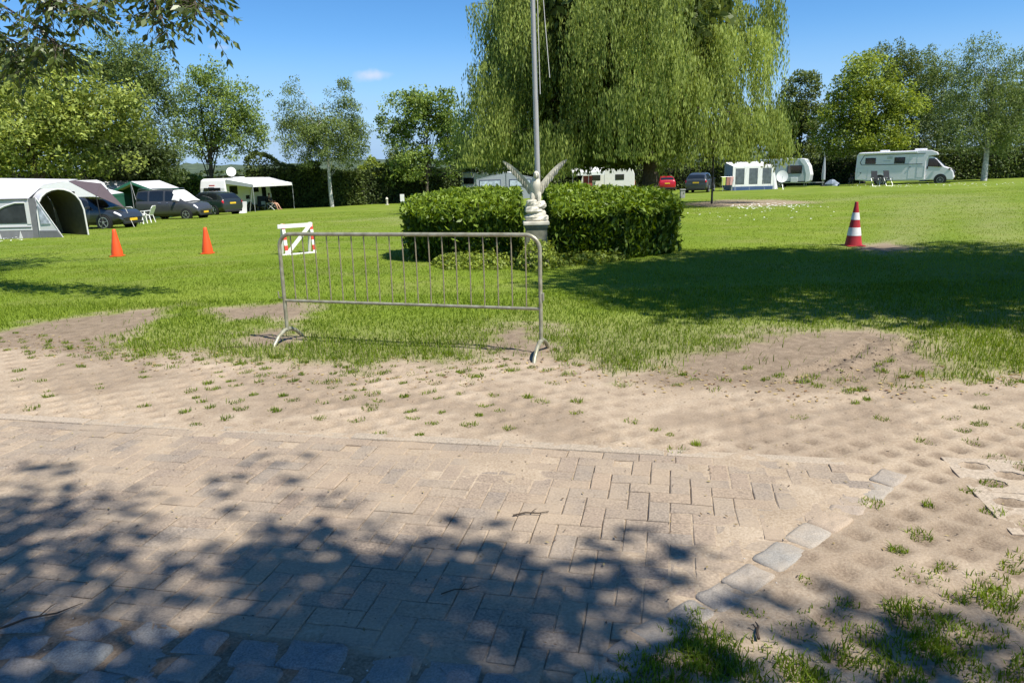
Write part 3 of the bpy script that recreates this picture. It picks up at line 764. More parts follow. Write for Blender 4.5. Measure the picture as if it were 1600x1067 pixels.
# pedestal and eagle
STONE = mat('weathered_cast_stone', (.48, .45, .36), .85, c2=(.68, .64, .53), scale=9, bump=.35)
PEDST = mat('shaded_cast_stone', (.10, .11, .07), .9, c2=(.24, .23, .17), scale=7, bump=.4)  # dark greenish tone stands in for tree shade on the pedestal below its cap
ST = at(838.5, 13.05); ST.z = float(tz(ST.x, ST.y))
t = thing('pedestal', 'square stone pedestal under the eagle statue in the hedge gap', 'pedestal', ST)
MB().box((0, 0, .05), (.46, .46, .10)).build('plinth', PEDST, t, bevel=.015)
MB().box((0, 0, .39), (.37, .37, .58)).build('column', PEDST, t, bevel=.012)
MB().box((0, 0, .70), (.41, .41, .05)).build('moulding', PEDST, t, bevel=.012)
MB().box((0, 0, .755), (.45, .45, .06)).build('cap', STONE, t, bevel=.014)
t = thing('eagle_statue', 'pale stone eagle with raised wings on a rock base', 'statue', ST+Vector((0, 0, .784)))
m = MB()
for (x, y, z, a, b, c) in ((0, 0, .045, .19, .17, .05), (.02, .0, .105, .155, .14, .05), (-.03, -.02, .165, .15, .13, .05), (.01, 0, .225, .17, .13, .045), (-.06, -.04, .27, .09, .08, .04), (.08, .02, .25, .08, .08, .04)):
    n = 10; V = []; F = []
    for (s, dz) in ((.9, -1), (1.04, -.4), (1.0, .5), (.8, 1)):
        for k in range(n):
            an = 2*math.pi*k/n; r = s*(1+random.uniform(-.12, .12)); V.append((x+a*r*math.cos(an), y+b*r*math.sin(an), z+c*dz))
    for i in range(3):
        for k in range(n): F.append((i*n+k, i*n+(k+1) % n, (i+1)*n+(k+1) % n, (i+1)*n+k))
    F += [tuple(range(n-1, -1, -1)), tuple(3*n+k for k in range(n))]; m.add(V, F)
m.build('rock_base', STONE, t, smooth=False); t.scale = (1.05, 1.05, 1.20)
m = MB()
m.tube([(.01, .03, .26), (.005, .02, .33), (-.005, 0, .42), (0, -.015, .50), (.005, -.02, .57), (.01, -.03, .62)], [.05, .065, .08, .088, .078, .05], 12)
m.tube([(.0, .05, .33), (.0, .10, .27), (.0, .13, .20)], [.05, .06, .03], 8)
for s in (-1, 1): m.tube([(s*.045, -.02, .40), (s*.055, -.045, .33), (s*.05, -.06, .27)], [.05, .042, .025], 8)
body = m.build('body', STONE, t, smooth=True)
m = MB(); m.tube([(.01, -.02, .58), (.015, -.045, .635), (.015, -.085, .665), (.015, -.125, .655)], [.052, .05, .047, .03], 10); h = m.build('head', STONE, t, smooth=True)
MB().tube([(.015, -.135, .66), (.015, -.17, .645), (.015, -.178, .615)], [.02, .013, .003], 8).build('beak', STONE, h, smooth=True)
for s in (-1, 1):
    f = MB()
    for k in (-1, 0, 1): f.tube([(s*.05, -.05, .28), (s*.05+k*.022, -.09, .27), (s*.05+k*.03, -.115, .25)], [.014, .012, .004], 6)
    f.build('talon', STONE, t, smooth=True)
    # wing: thick leading edge curving up and out, feathers trailing below
    n = 13; lead = []; trail = []; V = []; F = []
    for k in range(n):
        q = k/(n-1)
        x = s*(.055+.475*q**.95); z = .50+.30*(1-(1-q)**1.6)+.06*q; y = .02+.08*math.sin(q*2.4)
        ch = .18*(1-q)**.8+.075*q*(1-q)*2+.022
        lead.append(Vector((x, y, z))); dn = Vector((-s*.12*(1-q)-s*.1*q, .05, -1)).normalized()
        trail.append(Vector((x, y+.02, z))+dn*ch*(1 if k % 2 == 0 else .86))
    for k in range(n):
        th = .034*(1-.6*k/(n-1)); mid = lead[k].lerp(trail[k], .45)
        V += [lead[k]+Vector((0, -th*.6, th*.3)), mid+Vector((0, -th*.55, 0)), trail[k]+Vector((0, -.006, 0)), trail[k]+Vector((0, .008, 0)), mid+Vector((0, th*.5, 0)), lead[k]+Vector((0, th*.6, th*.3))]
    for k in range(n-1):
        for i in range(6): F.append((k*6+i, k*6+(i+1) % 6, (k+1)*6+(i+1) % 6, (k+1)*6+i))
    F += [tuple(range(5, -1, -1)), tuple((n-1)*6+i for i in range(6))]
    w = MB().add(V, F).build('wing', STONE, t, smooth=True)
    fm = MB()
    for k in range(1, 12):
        a = lead[k].lerp(trail[k], .35)+Vector((0, -.022*(1-.5*k/12), 0)); b = trail[k]+Vector((0, -.012, 0)); fm.tube([a, a.lerp(b, .5)+Vector((0, -.004, 0)), b], [.008, .011, .005], 5)
    fm.build('feathers', STONE, w, smooth=True)
# flagpole
POLE = mat('brushed_aluminium_pole', (.44, .43, .41), .42, metal=.3, var=.06)
fp = at(843.5, 14.2)
t = thing('flagpole', 'tall slim aluminium flagpole rising behind the eagle statue', 'flagpole', fp)
lean = Vector((-.012, 0, 1))
MB().tube([Vector((0, 0, 0)), lean*2.5, lean*9], [.052, .047, .03], 20).build('pole', POLE, t, smooth=True)
MB().tube([(0, 0, 0), (0, 0, .25)], [.085, .08], 20).build('base_sleeve', POLE, t, smooth=True)
MB().lathe([(.0, -.05), (.05, -.03), (.06, 0), (.05, .03), (0, .05)], 14, tuple(lean*9.03), cap=False).build('finial', POLE, t, smooth=True)
ROPE = mat('white_rope', (.62, .62, .6), .8, var=.1)
MB().tube([lean*8.9+Vector((.05, -.04, 0)), lean*5+Vector((.08, -.055, 0)), lean*3.0+Vector((.085, -.06, 0))], .006, 6).build('halyard', ROPE, t)
MB().tube([lean*8.8+Vector((.06, -.04, 0)), lean*5.5+Vector((.14, -.05, 0)), lean*4.3+Vector((.20, -.06, 0)), lean*3.28+Vector((.265, -.07, 0))], .006, 6).build('halyard', ROPE, t)

# ================================================================ CROWD BARRIER
GALV = mat('weathered_galvanised_tube', (.25, .235, .15), .42, metal=.35, c2=(.40, .385, .29), scale=16, bump=.15)
RUST = mat('dull_thin_bar', (.22, .205, .14), .5, metal=.3, c2=(.36, .30, .19), scale=24)
gl, gr = gnd(451, 536), gnd(846, 556)
bd = (gr-gl); bd.z = 0; BL = bd.length; yaw = math.atan2(bd.y, bd.x)
t = thing('crowd_barrier', 'galvanised steel crowd barrier standing across the edge of the lawn', 'barrier', ((gl.x+gr.x)/2, (gl.y+gr.y)/2, float(ground_z(np.array([(gl.x+gr.x)/2]), np.array([(gl.y+gr.y)/2]))[0])-.012), yaw)
hL = BL/2; H_ = 1.10; rc = .13; rt_ = .0185
P = [(-hL, 0, .13), (-hL, 0, H_-rc)]+[(-hL+rc-rc*math.cos(a), 0, H_-rc+rc*math.sin(a)) for a in np.linspace(.2, math.pi/2, 7)]
P += [(-x, y, z) for x, y, z in P[::-1]]
MB().tube(P, rt_, 12).build('frame', GALV, t, smooth=True)
MB().tube([(-hL, 0, .44), (hL, 0, .44)], .0145, 10).build('lower_rail', GALV, t, smooth=True)
bar = MB().tube([(0, 0, .44), (random.gauss(0, .002), random.gauss(0, .002), .8), (0, 0, H_)], .0062, 8).build('bar', RUST, t, smooth=True)
for k in range(19):
    o = bar if k == 0 else bar.copy()
    if k: col.objects.link(o); o.parent = t
    o.location = (-hL+(k+1)*BL/20, 0, 0)
for s in (-1, 1):
    P = [(s*hL, -.26, .0), (s*hL, -.235, .04), (s*hL, -.15, .105), (s*hL, -.05, .145), (s*hL, .05, .145), (s*hL, .15, .105), (s*hL, .235, .04), (s*hL, .26, 0)]
    MB().tube(P, .0195, 10).build('foot', GALV, t, smooth=True)
MB().tube([(-hL-.015, 0, .47), (-hL-.06, 0, .465), (-hL-.065, 0, .53)], .007, 6).build('hook', GALV, t, smooth=True)
MB().box((hL+.025, 0, .55), (.014, .03, .07)).build('catch', GALV, t, bevel=.003)

# ================================================================ CONES
ORANGE = mat('orange_cone_plastic', (.80, .085, .012), .5, var=.05)
def cone(px, py, h, label, name='traffic_cone'):
    g = gnd(px, py); t = thing(name, label, 'cone', (g.x, g.y, float(ground_z(np.array([g.x]), np.array([g.y]))[0])+.004), random.uniform(0, 1), 'plain orange cones')
    s = h/.62
    MB().lathe([(.125*s, .02), (.122*s, .10*s), (.085*s, .32*s), (.048*s, .54*s), (.040*s, .605*s), (.030*s, .62*s)], 24).build('cone_body', ORANGE, t, smooth=True)
    MB().box((0, 0, .0125), (.255*s, .255*s, .02)).build('base', ORANGE, t, bevel=.012)
cone(184, 402, .62, 'plain orange cone nearest the grey awning tent')
cone(325, 398, .60, 'plain orange cone on the lawn nearer the white trestle')
CRED = mat('red_cone_rubber', (.36, .018, .022), .5, var=.2); CWH = mat('white_reflective_band', (.68, .67, .64), .45, var=.12, scale=14)
g = gnd(1333, 385); t = thing('striped_cone', 'red and white banded traffic cone alone on the right lawn', 'cone', (g.x, g.y, float(tz(g.x, g.y))+.004))
prof = lambda z: .165-.135*z/.86
def band(z0, z1, m, e=0.): return MB().lathe([(prof(z0)+e, z0), (prof(z1)+e, z1)], 28).build('band', m, t, smooth=True)
MB().lathe([(prof(0), .012), (prof(.06), .06), (prof(.83), .83), (.035, .855), (.028, .875)], 28).build('cone_body', CRED, t, smooth=True)
band(.215, .375, CWH, .003); band(.525, .665, CWH, .003)
MB().box((0, 0, .015), (.35, .35, .022)).build('base', CRED, t, bevel=.012)
# ================================================================ TRESTLE
TW = mat('white_painted_wood', (.76, .76, .73), .6, var=.06); TR = mat('red_painted_wood', (.60, .05, .025), .6, var=.12)
a, b = gnd(446, 399), gnd(489, 395.5); d = b-a
TG = mat('shaded_bare_wood', (.20, .18, .14), .8, var=.25)
t = thing('trestle', 'white wooden trestle with red striped posts behind the barrier', 'trestle', (a+b)/2, math.atan2(d.y, d.x))
h_ = d.length/2; Ht = .68
for s in (-1, 1):
    p = MB().bar((s*h_, -.12, 0), (s*h_, -.005, Ht), .065, .035).build('post', TW, t)
    for q in (.12, .45, .78) if s > 0 else (.16, .50, .84):
        c = Vector((s*h_, -.12, 0)).lerp(Vector((s*h_, -.005, Ht)), q); e = Vector((s*h_, -.12, 0)).lerp(Vector((s*h_, -.005, Ht)), q+.16)
        MB().bar(c, e, .071, .041).build('stripe', TR, p)
    MB().bar((s*h_, .22, 0), (s*h_, .035, Ht), .06, .03).build('back_leg', TW, t)
MB().bar((-h_-.13, -.035, Ht-.045), (h_+.02, -.035, Ht-.045), .03, .085).build('top_rail', TW, t)
MB().bar((-h_+.02, -.125, .06), (h_-.05, -.045, Ht-.07), .03, .075).build('brace', TW, t)
MB().bar((-h_-.12, -.145, .03), (h_-.03, -.145, .03), .05, .03).build('bottom_rail', TW, t)

# ================================================================ VEHICLES
def cr_interp(P, k):                                   # Catmull-Rom refine along axis 0
    P = np.asarray(P, float); n = len(P); out = []
    for i in range(n-1):
        a, b, c, d = P[max(i-1, 0)], P[i], P[i+1], P[min(i+2, n-1)]
        for q in np.arange(k)/k: out.append(.5*((2*b)+(c-a)*q+(2*a-5*b+4*c-d)*q*q+(3*b-a-3*c+d)*q**3))
    out.append(P[-1]); return np.array(out)
def wheel(t, x, y, Rw, w=.2, rim=ALLOY, spokes=5):
    s = 1 if y > 0 else -1
    o = MB().tube([(x, y-s*w, Rw), (x, y-s*w*.12, Rw), (x, y, Rw)], [Rw*.98, Rw, Rw*.93], 22).build('wheel', RUBBER, t, smooth=True)
    m = MB().tube([(x, y-s*.02, Rw), (x, y+s*.006, Rw)], [Rw*.70, Rw*.68], 20); m.build('tyre_well', BLACK, o)
    m = MB()
    for k in range(spokes):
        a = 2*math.pi*k/spokes+.3; m.bar((x, y+s*.012, Rw), (x+Rw*.66*math.cos(a), y+s*.010, Rw+Rw*.66*math.sin(a)), .05 if spokes < 8 else .03, .014)
    m.lathe([(Rw*.2, -.005), (Rw*.2, .01)], 10)
    nv = 2*10
    for i in range(len(m.v)-nv, len(m.v)):
        a, b, c = m.v[i]; m.v[i] = (x+a, y+s*(c+.012), Rw+b)
    n = 20; V = []; F = []
    for k in range(n):
        a = 2*math.pi*k/n
        for r in (Rw*.74, Rw*.63): V.append((x+r*math.cos(a), y+s*.011, Rw+r*math.sin(a)))
    for k in range(n): k2 = (k+1) % n; F.append((2*k, 2*k2, 2*k2+1, 2*k+1))
    m.add(V, F); m.build('rim', rim, o, fix=False)
def car(label, loc, rz, paint, st, W, zb=.22, wheels=(-1.3, 1.3), Rw=.32, glass=None, cat='car', name='parked_car', plate=1, cover=False, rails=False, pillar=None):
    """st: stations (x, belt z, roof z, width scale); glass: dict of station index ranges"""
    t = thing(name, label, cat, loc, rz); hw = W/2; rows = []
    for (x, zs, zr, ws) in st:
        w = hw*ws; cab = zr-zs; f = min(1, cab/.4)
        zl = zb+(.12 if abs(x) > abs(st[-1][0])-.12 else 0)
        rows.append([(x, w*.86, zl), (x, w*.97, zl+.16), (x, w*1.0, zl+.45*(zs-zl)), (x, w*.985, zs-.10*(zs-zl)), (x, w*.93, zs), (x, w*(.90-.06*f), zs+.5*cab), (x, w*(.84-.12*f), zr-.05*f), (x, w*(.55), zr+.004), (x, w*.25, zr+.015), (x, 0, zr+.018)])
    Gd = cr_interp(np.array(rows), 4); Gd = np.swapaxes(cr_interp(np.swapaxes(Gd, 0, 1), 2), 0, 1)
    full = np.concatenate([Gd, (Gd*np.array([1, -1, 1]))[:, -2::-1]], 1); a, b = full.shape[:2]
    i = (np.arange(a-1)[:, None]*b+np.arange(b-1)[None, :]).ravel()
    F = np.stack([i, i+b, i+b+1, i+1], 1)
    V = full.reshape(-1, 3)
    m = MB().add(V, [tuple(f) for f in F]); m.f.append(tuple(range(b))); m.f.append(tuple((a-1)*b+k for k in range(b-1, -1, -1)))
    for s in range(a-1): m.f.append((s*b, s*b+b-1, (s+1)*b+b-1, (s+1)*b))
    body = m.build('body', paint, t, smooth=True)
    def patch(name, i0, i1, j0, j1, mt, parent, off=.010, n=7, side=1, skew=0., skew2=0.):
        V = []; F = []
        for p in range(n):
            for q in range(n):
                js = j0+(j1-j0)*q/(n-1); w = q/(n-1)
                ii = (i0+skew*w)+((i1+skew2*w)-(i0+skew*w))*p/(n-1)
                I = min(max(ii*4, 0), Gd.shape[0]-1.001); J = min(max(js*2, 0), Gd.shape[1]-1.001); a0, b0 = int(I), int(J); fa, fb = I-a0, J-b0
                f = lambda A, B_: (Gd[a0, b0]*(1-fa)*(1-fb)+Gd[a0+1, b0]*fa*(1-fb)+Gd[a0, b0+1]*(1-fa)*fb+Gd[a0+1, b0+1]*fa*fb)
                P = f(0, 0); dI = Gd[a0+1, b0]-Gd[a0, b0]; dJ = Gd[a0, b0+1]-Gd[a0, b0]; nr = np.cross(dI, dJ)
                l = np.linalg.norm(nr); nr = nr/l if l > 1e-9 else np.array([0, 0, 1.])
                if np.dot(nr, P-np.array([P[0]*.6, 0, .6])) < 0: nr = -nr
                P = P+nr*off; V.append((P[0], side*P[1], P[2]))
        for p in range(n-1):
            for q in range(n-1): F.append((p*n+q, (p+1)*n+q, (p+1)*n+q+1, p*n+q+1))
        return MB().add(V, F).build(name, mt, parent, smooth=True)
    for nm, i0, i1, j0, j1, sk, sk2 in glass['side']:
        for s in (-1, 1): patch(nm, i0, i1, j0, j1, GLASS, t, side=s, skew=sk, skew2=sk2)
    fi0, fi1 = glass['front']; ri0, ri1 = glass['rear']
    for nm, i0, i1 in (('windscreen', fi0, fi1), ('rear_window', ri0, ri1)):
        P1 = patch(nm, i0, i1, 6.15, 8.98, GLASS, t); mb2 = bmesh.new(); mb2.from_mesh(P1.data)
        g = mb2.verts[:]+mb2.edges[:]+mb2.faces[:]; r = bmesh.ops.duplicate(mb2, geom=g)
        for v in [v for v in r['geom'] if isinstance(v, bmesh.types.BMVert)]: v.co.y *= -1
        bmesh.ops.remove_doubles(mb2, verts=mb2.verts, dist=.004)
        bmesh.ops.recalc_face_normals(mb2, faces=mb2.faces); mb2.to_mesh(P1.data); mb2.free()
    if cover:
        CV = mat('white_windscreen_cover', (.80, .80, .78), .7, var=.04)
        for s in (-1, 1): patch('windscreen_cover', fi0-.25, fi1+.12, 5.6, 8.99, CV, t, off=.025, side=s)
        for s in (-1, 1): patch('cover_flap', fi0-.3, fi0+.5, 4.4, 5.7, CV, t, off=.03, side=s, skew=.3)
    for x in wheels:
        for s in (-1, 1):
            MB().tube([(x, s*(hw-.12), Rw), (x, s*(hw+.006), Rw)], Rw*1.16, 24).build('wheel_arch', BLACK, t)
            wheel(t, x, s*(hw+.018), Rw, spokes=5)
    xf, xr = st[-1][0], st[0][0]; ns = len(st)-1
    for s in (-1, 1):
        patch('headlight', ns-1.75, ns-.75, 3.0, 4.4, LAMPW, t, side=s, off=.012, n=5)
        patch('tail_lamp', .35, 1.05, 2.9, 4.6, LAMPR, t, side=s, off=.012, n=5)
        mi = MB().box((glass['mirror'][0], s*(hw+.06), glass['mirror'][1]), (.12, .2, .13)).build('wing_mirror', paint, t, bevel=.03)
        patch('side_sill', 1.0, ns-1.0, .1, .9, BLACK, t, side=s, off=.012, n=9)
        for dx in glass['handles']: patch('door_handle', dx, dx+.16, 3.25, 3.5, ALLOY if rails else paint, t, side=s, off=.03, n=3)
    MB().box((xf-.03, 0, .46), (.07, W*.62, .17)).build('grille', BLACK, t, bevel=.02)
    MB().box((xf+.018, 0, .44), (.02, .5, .11)).build('licence_plate', YELLOW, t, bevel=.004)
    MB().box((xr-.014, 0, glass.get('rplate', .62)), (.02, .5, .11)).build('licence_plate', YELLOW, t, bevel=.004)
    MB().box((xf-.02, 0, .29), (.10, W*.72, .10)).build('bumper', BLACK, t, bevel=.03)
    MB().box((xr+.02, 0, .34), (.10, W*.78, .16)).build('bumper', BLACK, t, bevel=.03)
    if rails:
        for s in (-1, 1): MB().tube([(st[2][0], s*hw*.70, st[2][2]+.03), (st[2][0]+.1, s*hw*.72, st[3][2]+.07), (.25, s*hw*.72, st[3][2]+.07), (.4, s*hw*.7, st[3][2]+.03)], .018, 6).build('roof_rail', ALLOY, t, smooth=True)
    return t
def by_wheel(px, py, lx, ly, rz):
    g = gnd(px, py); c, s = math.cos(rz), math.sin(rz); x, y = g.x-(c*lx-s*ly), g.y-(s*lx+c*ly); return Vector((x, y, float(tz(x, y))-.01))
PBLUE = mat('dark_blue_grey_paint', (.030, .036, .046), .25, spec=.6, var=.08, coat=.6)
PGREY = mat('dark_grey_paint', (.050, .052, .056), .28, spec=.6, var=.08, coat=.5)
PGREEN = mat('dark_green_grey_paint', (.020, .026, .026), .25, spec=.6, var=.08, coat=.6)
PRED = mat('red_paint', (.42, .010, .022), .3, var=.06, coat=.5)
PSUV = mat('slate_suv_paint', (.045, .052, .062), .28, var=.08, coat=.5)
HATCH = [(-2.15, .78, .84, .80), (-2.05, .97, 1.10, .92), (-1.65, 1.0, 1.38, .98), (-.9, .98, 1.46, 1), (-.1, .96, 1.465, 1), (.5, .95, 1.33, 1), (1.15, .95, .99, .99), (1.72, .85, .89, .95), (2.05, .68, .73, .86), (2.15, .50, .56, .74)]
GH = dict(side=[('side_window', 2.15, 3.45, 4.25, 5.9, .1, 0), ('side_window', 3.6, 5.35, 4.25, 5.9, 0, -.55)], front=(5.05, 5.92), rear=(1.1, 1.85), mirror=(.62, 1.02), handles=(2.6, 3.9), rplate=.80)
car('dark blue grey hatchback under the brown canopy beside the grey tent', by_wheel(166, 358, 1.3, -.8, R(-11)), R(-11), PBLUE, HATCH, 1.80, glass=GH, Rw=.34)
VAN = [(-2.05, .90, 1.05, .86), (-2.02, 1.05, 1.55, .95), (-1.9, 1.08, 1.74, .98), (-1.1, 1.08, 1.80, 1), (.1, 1.07, 1.80, 1), (.55, 1.06, 1.68, 1), (1.25, 1.06, 1.10, .99), (1.75, .95, .99, .95), (2.0, .75, .80, .88), (2.08, .55, .60, .78)]
GV = dict(side=[('side_window', 1.95, 2.9, 4.25, 5.9, .05, 0), ('side_window', 3.02, 3.75, 4.25, 5.9, 0, 0), ('side_window', 3.88, 5.45, 4.25, 5.9, 0, -.6)], front=(5.05, 5.92), rear=(.5, 1.5), mirror=(.68, 1.15), handles=(3.5, 4.0), rplate=.9)
car('grey high roofed family van with a white cover over its windscreen', by_wheel(293, 342.5, 1.32, -.83, R(-10)), R(-10), PGREY, VAN, 1.83, glass=GV, Rw=.32, wheels=(-1.35, 1.32), cover=True, rails=True, cat='van', name='parked_van')
SUV = [(-2.25, .86, .92, .84), (-2.18, 1.05, 1.14, .94), (-1.75, 1.08, 1.50, .98), (-1.0, 1.06, 1.62, 1), (.0, 1.04, 1.63, 1), (.55, 1.04, 1.50, 1), (1.2, 1.04, 1.08, .99), (1.8, .98, 1.02, .96), (2.12, .80, .86, .88), (2.22, .58, .64, .78)]
GS = dict(side=[('side_window', 2.15, 3.4, 4.3, 5.9, .25, 0), ('side_window', 3.52, 5.4, 4.3, 5.9, 0, -.6)], front=(5.05, 5.92), rear=(1.1, 1.9), mirror=(.66, 1.12), handles=(2.7, 3.9), rplate=.86)
car('dark green grey sport utility car seen from behind beside the white caravan', by_wheel(337, 336.5, -1.35, .82, R(150)), R(150), PGREEN, SUV, 1.86, glass=GS, Rw=.36, wheels=(-1.35, 1.35))
car('slate sport utility car seen from behind below the right side of the willow', Vector(at(1094, 64)), R(66), PSUV, SUV, 1.88, glass=GS, Rw=.36, wheels=(-1.35, 1.35))
car('small red car half hidden behind the hedge under the willow', Vector(at(1039, 76)), R(84), PRED, HATCH, 1.75, glass=GH, Rw=.31)

# ---------------------------------------------------------------- motorhome
def window(t, x, z, w, h, y, frame=BLACK, s=-1, glass=GLASS):
    f = MB().box((x, y+s*.012, z), (w, .03, h)).build('window', frame, t, bevel=.012)
    MB().box((x, y+s*.030, z), (w*.90, .012, h*.84)).build('pane', glass, f, bevel=.003); return f
def motorhome():
    p = at(1411, 64); t = thing('motorhome', 'long white motorhome parked in front of the right hedge', 'motorhome', p, R(-31))
    W = 2.26; h = W/2; WH = mat('motorhome_white', (.80, .77, .80), .32, var=.02, coat=.3)
    prof = [(-3.65, .42), (-3.68, .9), (-3.62, 2.45), (-3.48, 2.66), (-3.2, 2.70), (1.2, 2.76), (1.9, 2.74), (2.35, 2.56), (2.42, 2.35), (1.75, 2.28), (1.6, 1.9), (1.6, .36), (-2.9, .36)]
    MB().prism(prof, -h, h).build('living_body', WH, t, bevel=.05)
    cabp = [(1.55, .34), (1.55, 2.25), (1.95, 2.27), (2.2, 2.16), (2.95, 1.42), (3.42, 1.26), (3.62, 1.0), (3.70, .55), (3.62, .34)]
    MB().prism(cabp, -h*.93, h*.93).build('cab', WH, t, bevel=.09)
    y = -h; yc = -h*.93
    window(t, -2.55, 1.98, .80, .50, y); window(t, -.35, 1.98, .80, .50, y)
    # trim line around the rear and along the side
    tr = mat('dark_trim', (.06, .085, .10), .4)
    for a, b in (((-3.2, 1.66), (1.35, 1.66)), ((-3.35, 1.86), (-3.2, 1.66)), ((-3.35, 1.86), (-3.05, 2.45)), ((-3.05, 2.45), (1.5, 2.50))):
        MB().bar((a[0], y-.006, a[1]), (b[0], y-.006, b[1]), .022, .05).build('trim_line', tr, t)
    MB().bar((-3.45, y-.05, 2.60), (.9, y-.05, 2.64), .12, .11).build('awning_case', WHITE, t, bevel=.02)
    seam = mat('panel_seam', (.45, .48, .53), .5)
    for x0, x1, z0, z1 in ((.35, .95, .5, 2.35), (-3.5, -2.7, .5, 1.4), (1.0, 1.5, .6, 1.5)):
        f = MB()
        for a, b in (((x0, z0), (x1, z0)), ((x1, z0), (x1, z1)), ((x1, z1), (x0, z1)), ((x0, z1), (x0, z0))): f.bar((a[0], y-.003, a[1]), (b[0], y-.003, b[1]), .012, .012)
        f.build('hatch_seam', seam, t)
    MB().box((.45, y-.02, 1.42), (.10, .03, .06)).build('door_handle', BLACK, t, bevel=.008)
    for x, z in ((-3.25, 1.0), (-2.2, 1.0)): MB().box((x, y-.012, z), (.09, .02, .08)).build('lock', BLACK, t)
    MB().box((-1.1, y-.010, 2.22), (.40, .02, .22)).build('vent_grille', mat('beige_vent', (.55, .56, .52), .6), t, bevel=.005)
    MB().box((-1.3, y-.006, 1.95), (.55, .012, .05)).build('lettering_strip', mat('grey_lettering', (.45, .48, .5), .5), t)
    MB().box((1.72, yc-.02, 1.36), (.10, .04, .22)).build('fuel_flap', BLACK, t, bevel=.02)
    MB().sheet([(1.72, yc-.012, 1.44), (2.78, yc-.012, 1.40), (2.38, yc-.012, 1.95), (2.18, yc-.012, 2.08), (1.76, yc-.012, 2.08)], .02).build('cab_window', GLASS, t)
    MB().sheet([(1.72, -yc+.012, 1.44), (2.78, -yc+.012, 1.40), (2.38, -yc+.012, 1.95), (2.18, -yc+.012, 2.08), (1.76, -yc+.012, 2.08)], .02).build('cab_window', GLASS, t)
    MB().sheet([(2.98, -h*.80, 1.43), (2.98, h*.80, 1.43), (2.26, h*.76, 2.145), (2.26, -h*.76, 2.145)], .06).build('windscreen', mat('sky_glass', (.05, .08, .10), .05, spec=1., var=.05), t)
    MB().box((2.55, yc-.14, 1.55), (.14, .2, .30)).build('wing_mirror', BLACK, t, bevel=.04)
    for s in (-1, 1):
        MB().sheet([(3.30, s*h*.945, 1.30), (3.70, s*h*.80, 1.05), (3.66, s*h*.86, .96), (3.20, s*h*.945, 1.18)], .05).build('headlight', mat('dark_lamp', (.05, .055, .06), .1, spec=.9), t)
        MB().box((3.69, s*.75, .62), (.05, .3, .14)).build('fog_lamp', LAMPW, t, bevel=.02)
    MB().box((3.66, 0, .88), (.10, 1.3, .26)).build('grille', BLACK, t, bevel=.04)
    MB().box((3.735, 0, .58), (.02, .5, .11)).build('licence_plate', YELLOW, t)
    MB().box((-3.70, .0, 1.0), (.05, 1.9, .12)).build('rear_lamp_bar', LAMPR, t, bevel=.02)
    for x in (2.72, -1.75):
        for s in (-1, 1):
            MB().tube([(x, s*(h*.8), .38), (x, s*(h*.935+(.075 if x < 0 else .006)), .38)], .46, 24).build('wheel_arch', BLACK, t)
            if x > 0 or s: wheel(t, x, s*(h*.95+(.07 if x < 0 else 0)), .345, .22, rim=GREYMETAL, spokes=8)
    for s in (-1, 1): MB().box((-.6, s*(h-.06), .36), (4.5, .08, .10)).build('side_skirt', GREYMETAL, t)
    MB().box((1.1, 0, 2.83), (.9, .9, .14)).build('roof_light', WHITE, t, bevel=.05); MB().box((-1.6, .1, 2.79), (.7, .7, .12)).build('roof_vent', WHITE, t, bevel=.04)
    MB().box((1.9, 0, 2.70), (.5, .9, .10), (0, R(20), 0)).build('cab_roof_window', GLASS, t, bevel=.03)
    for x in (-3.3,): MB().tube([(x, -.8, 0.03), (x, -.8, .45)], .03, 8).build('support_leg', STEEL, t)
    return t, p
MH, MHP = motorhome()
def rel(t, x, y, z=0.):                                # a point given in another thing's frame, on the ground
    c, s = math.cos(t.rotation_euler[2]), math.sin(t.rotation_euler[2]); X, Y = t.location.x+c*x-s*y, t.location.y+s*x+c*y
    return Vector((X, Y, float(tz(X, Y))+z))
def bicycle(label, loc, rz, paint):
    t = thing('bicycle', label, 'bicycle', loc, rz)
    for x in (-.52, .52):
        n = 20; ring = [(x+.33*math.cos(2*math.pi*k/n), 0, .34+.33*math.sin(2*math.pi*k/n)) for k in range(n+1)]
        w = MB().tube(ring, .016, 6, cap=False).build('wheel', RUBBER, t, smooth=True)
        sp = MB()
        for k in range(9): a = 2*math.pi*k/9; sp.tube([(x, 0, .34), (x+.32*math.cos(a), 0, .34+.32*math.sin(a))], .003, 4)
        tag(sp.build('spokes', ALLOY, w), kind='stuff')
    m = MB()
    for a, b in (((-.52, .34), (-.15, .85)), ((-.52, .34), (-.05, .30)), ((-.05, .30), (-.17, .92)), ((-.05, .30), (.35, .80)), ((-.15, .80), (.35, .84)), ((.33, .92), (.52, .34))): m.tube([(a[0], 0, a[1]), (b[0], 0, b[1])], .018, 6)
    m.build('frame', paint, t, smooth=True)
    MB().box((-.18, 0, .95), (.26, .14, .06)).build('saddle', BLACK, t, bevel=.02)
    MB().tube([(.28, -.28, 1.04), (.34, -.1, 1.02), (.34, .1, 1.02), (.28, .28, 1.04)], .014, 6).build('handlebar', BLACK, t, smooth=True)
bicycle('dark bicycle standing against the rear of the motorhome', rel(MH, -4.05, -.2), R(-31+80), PGREY)
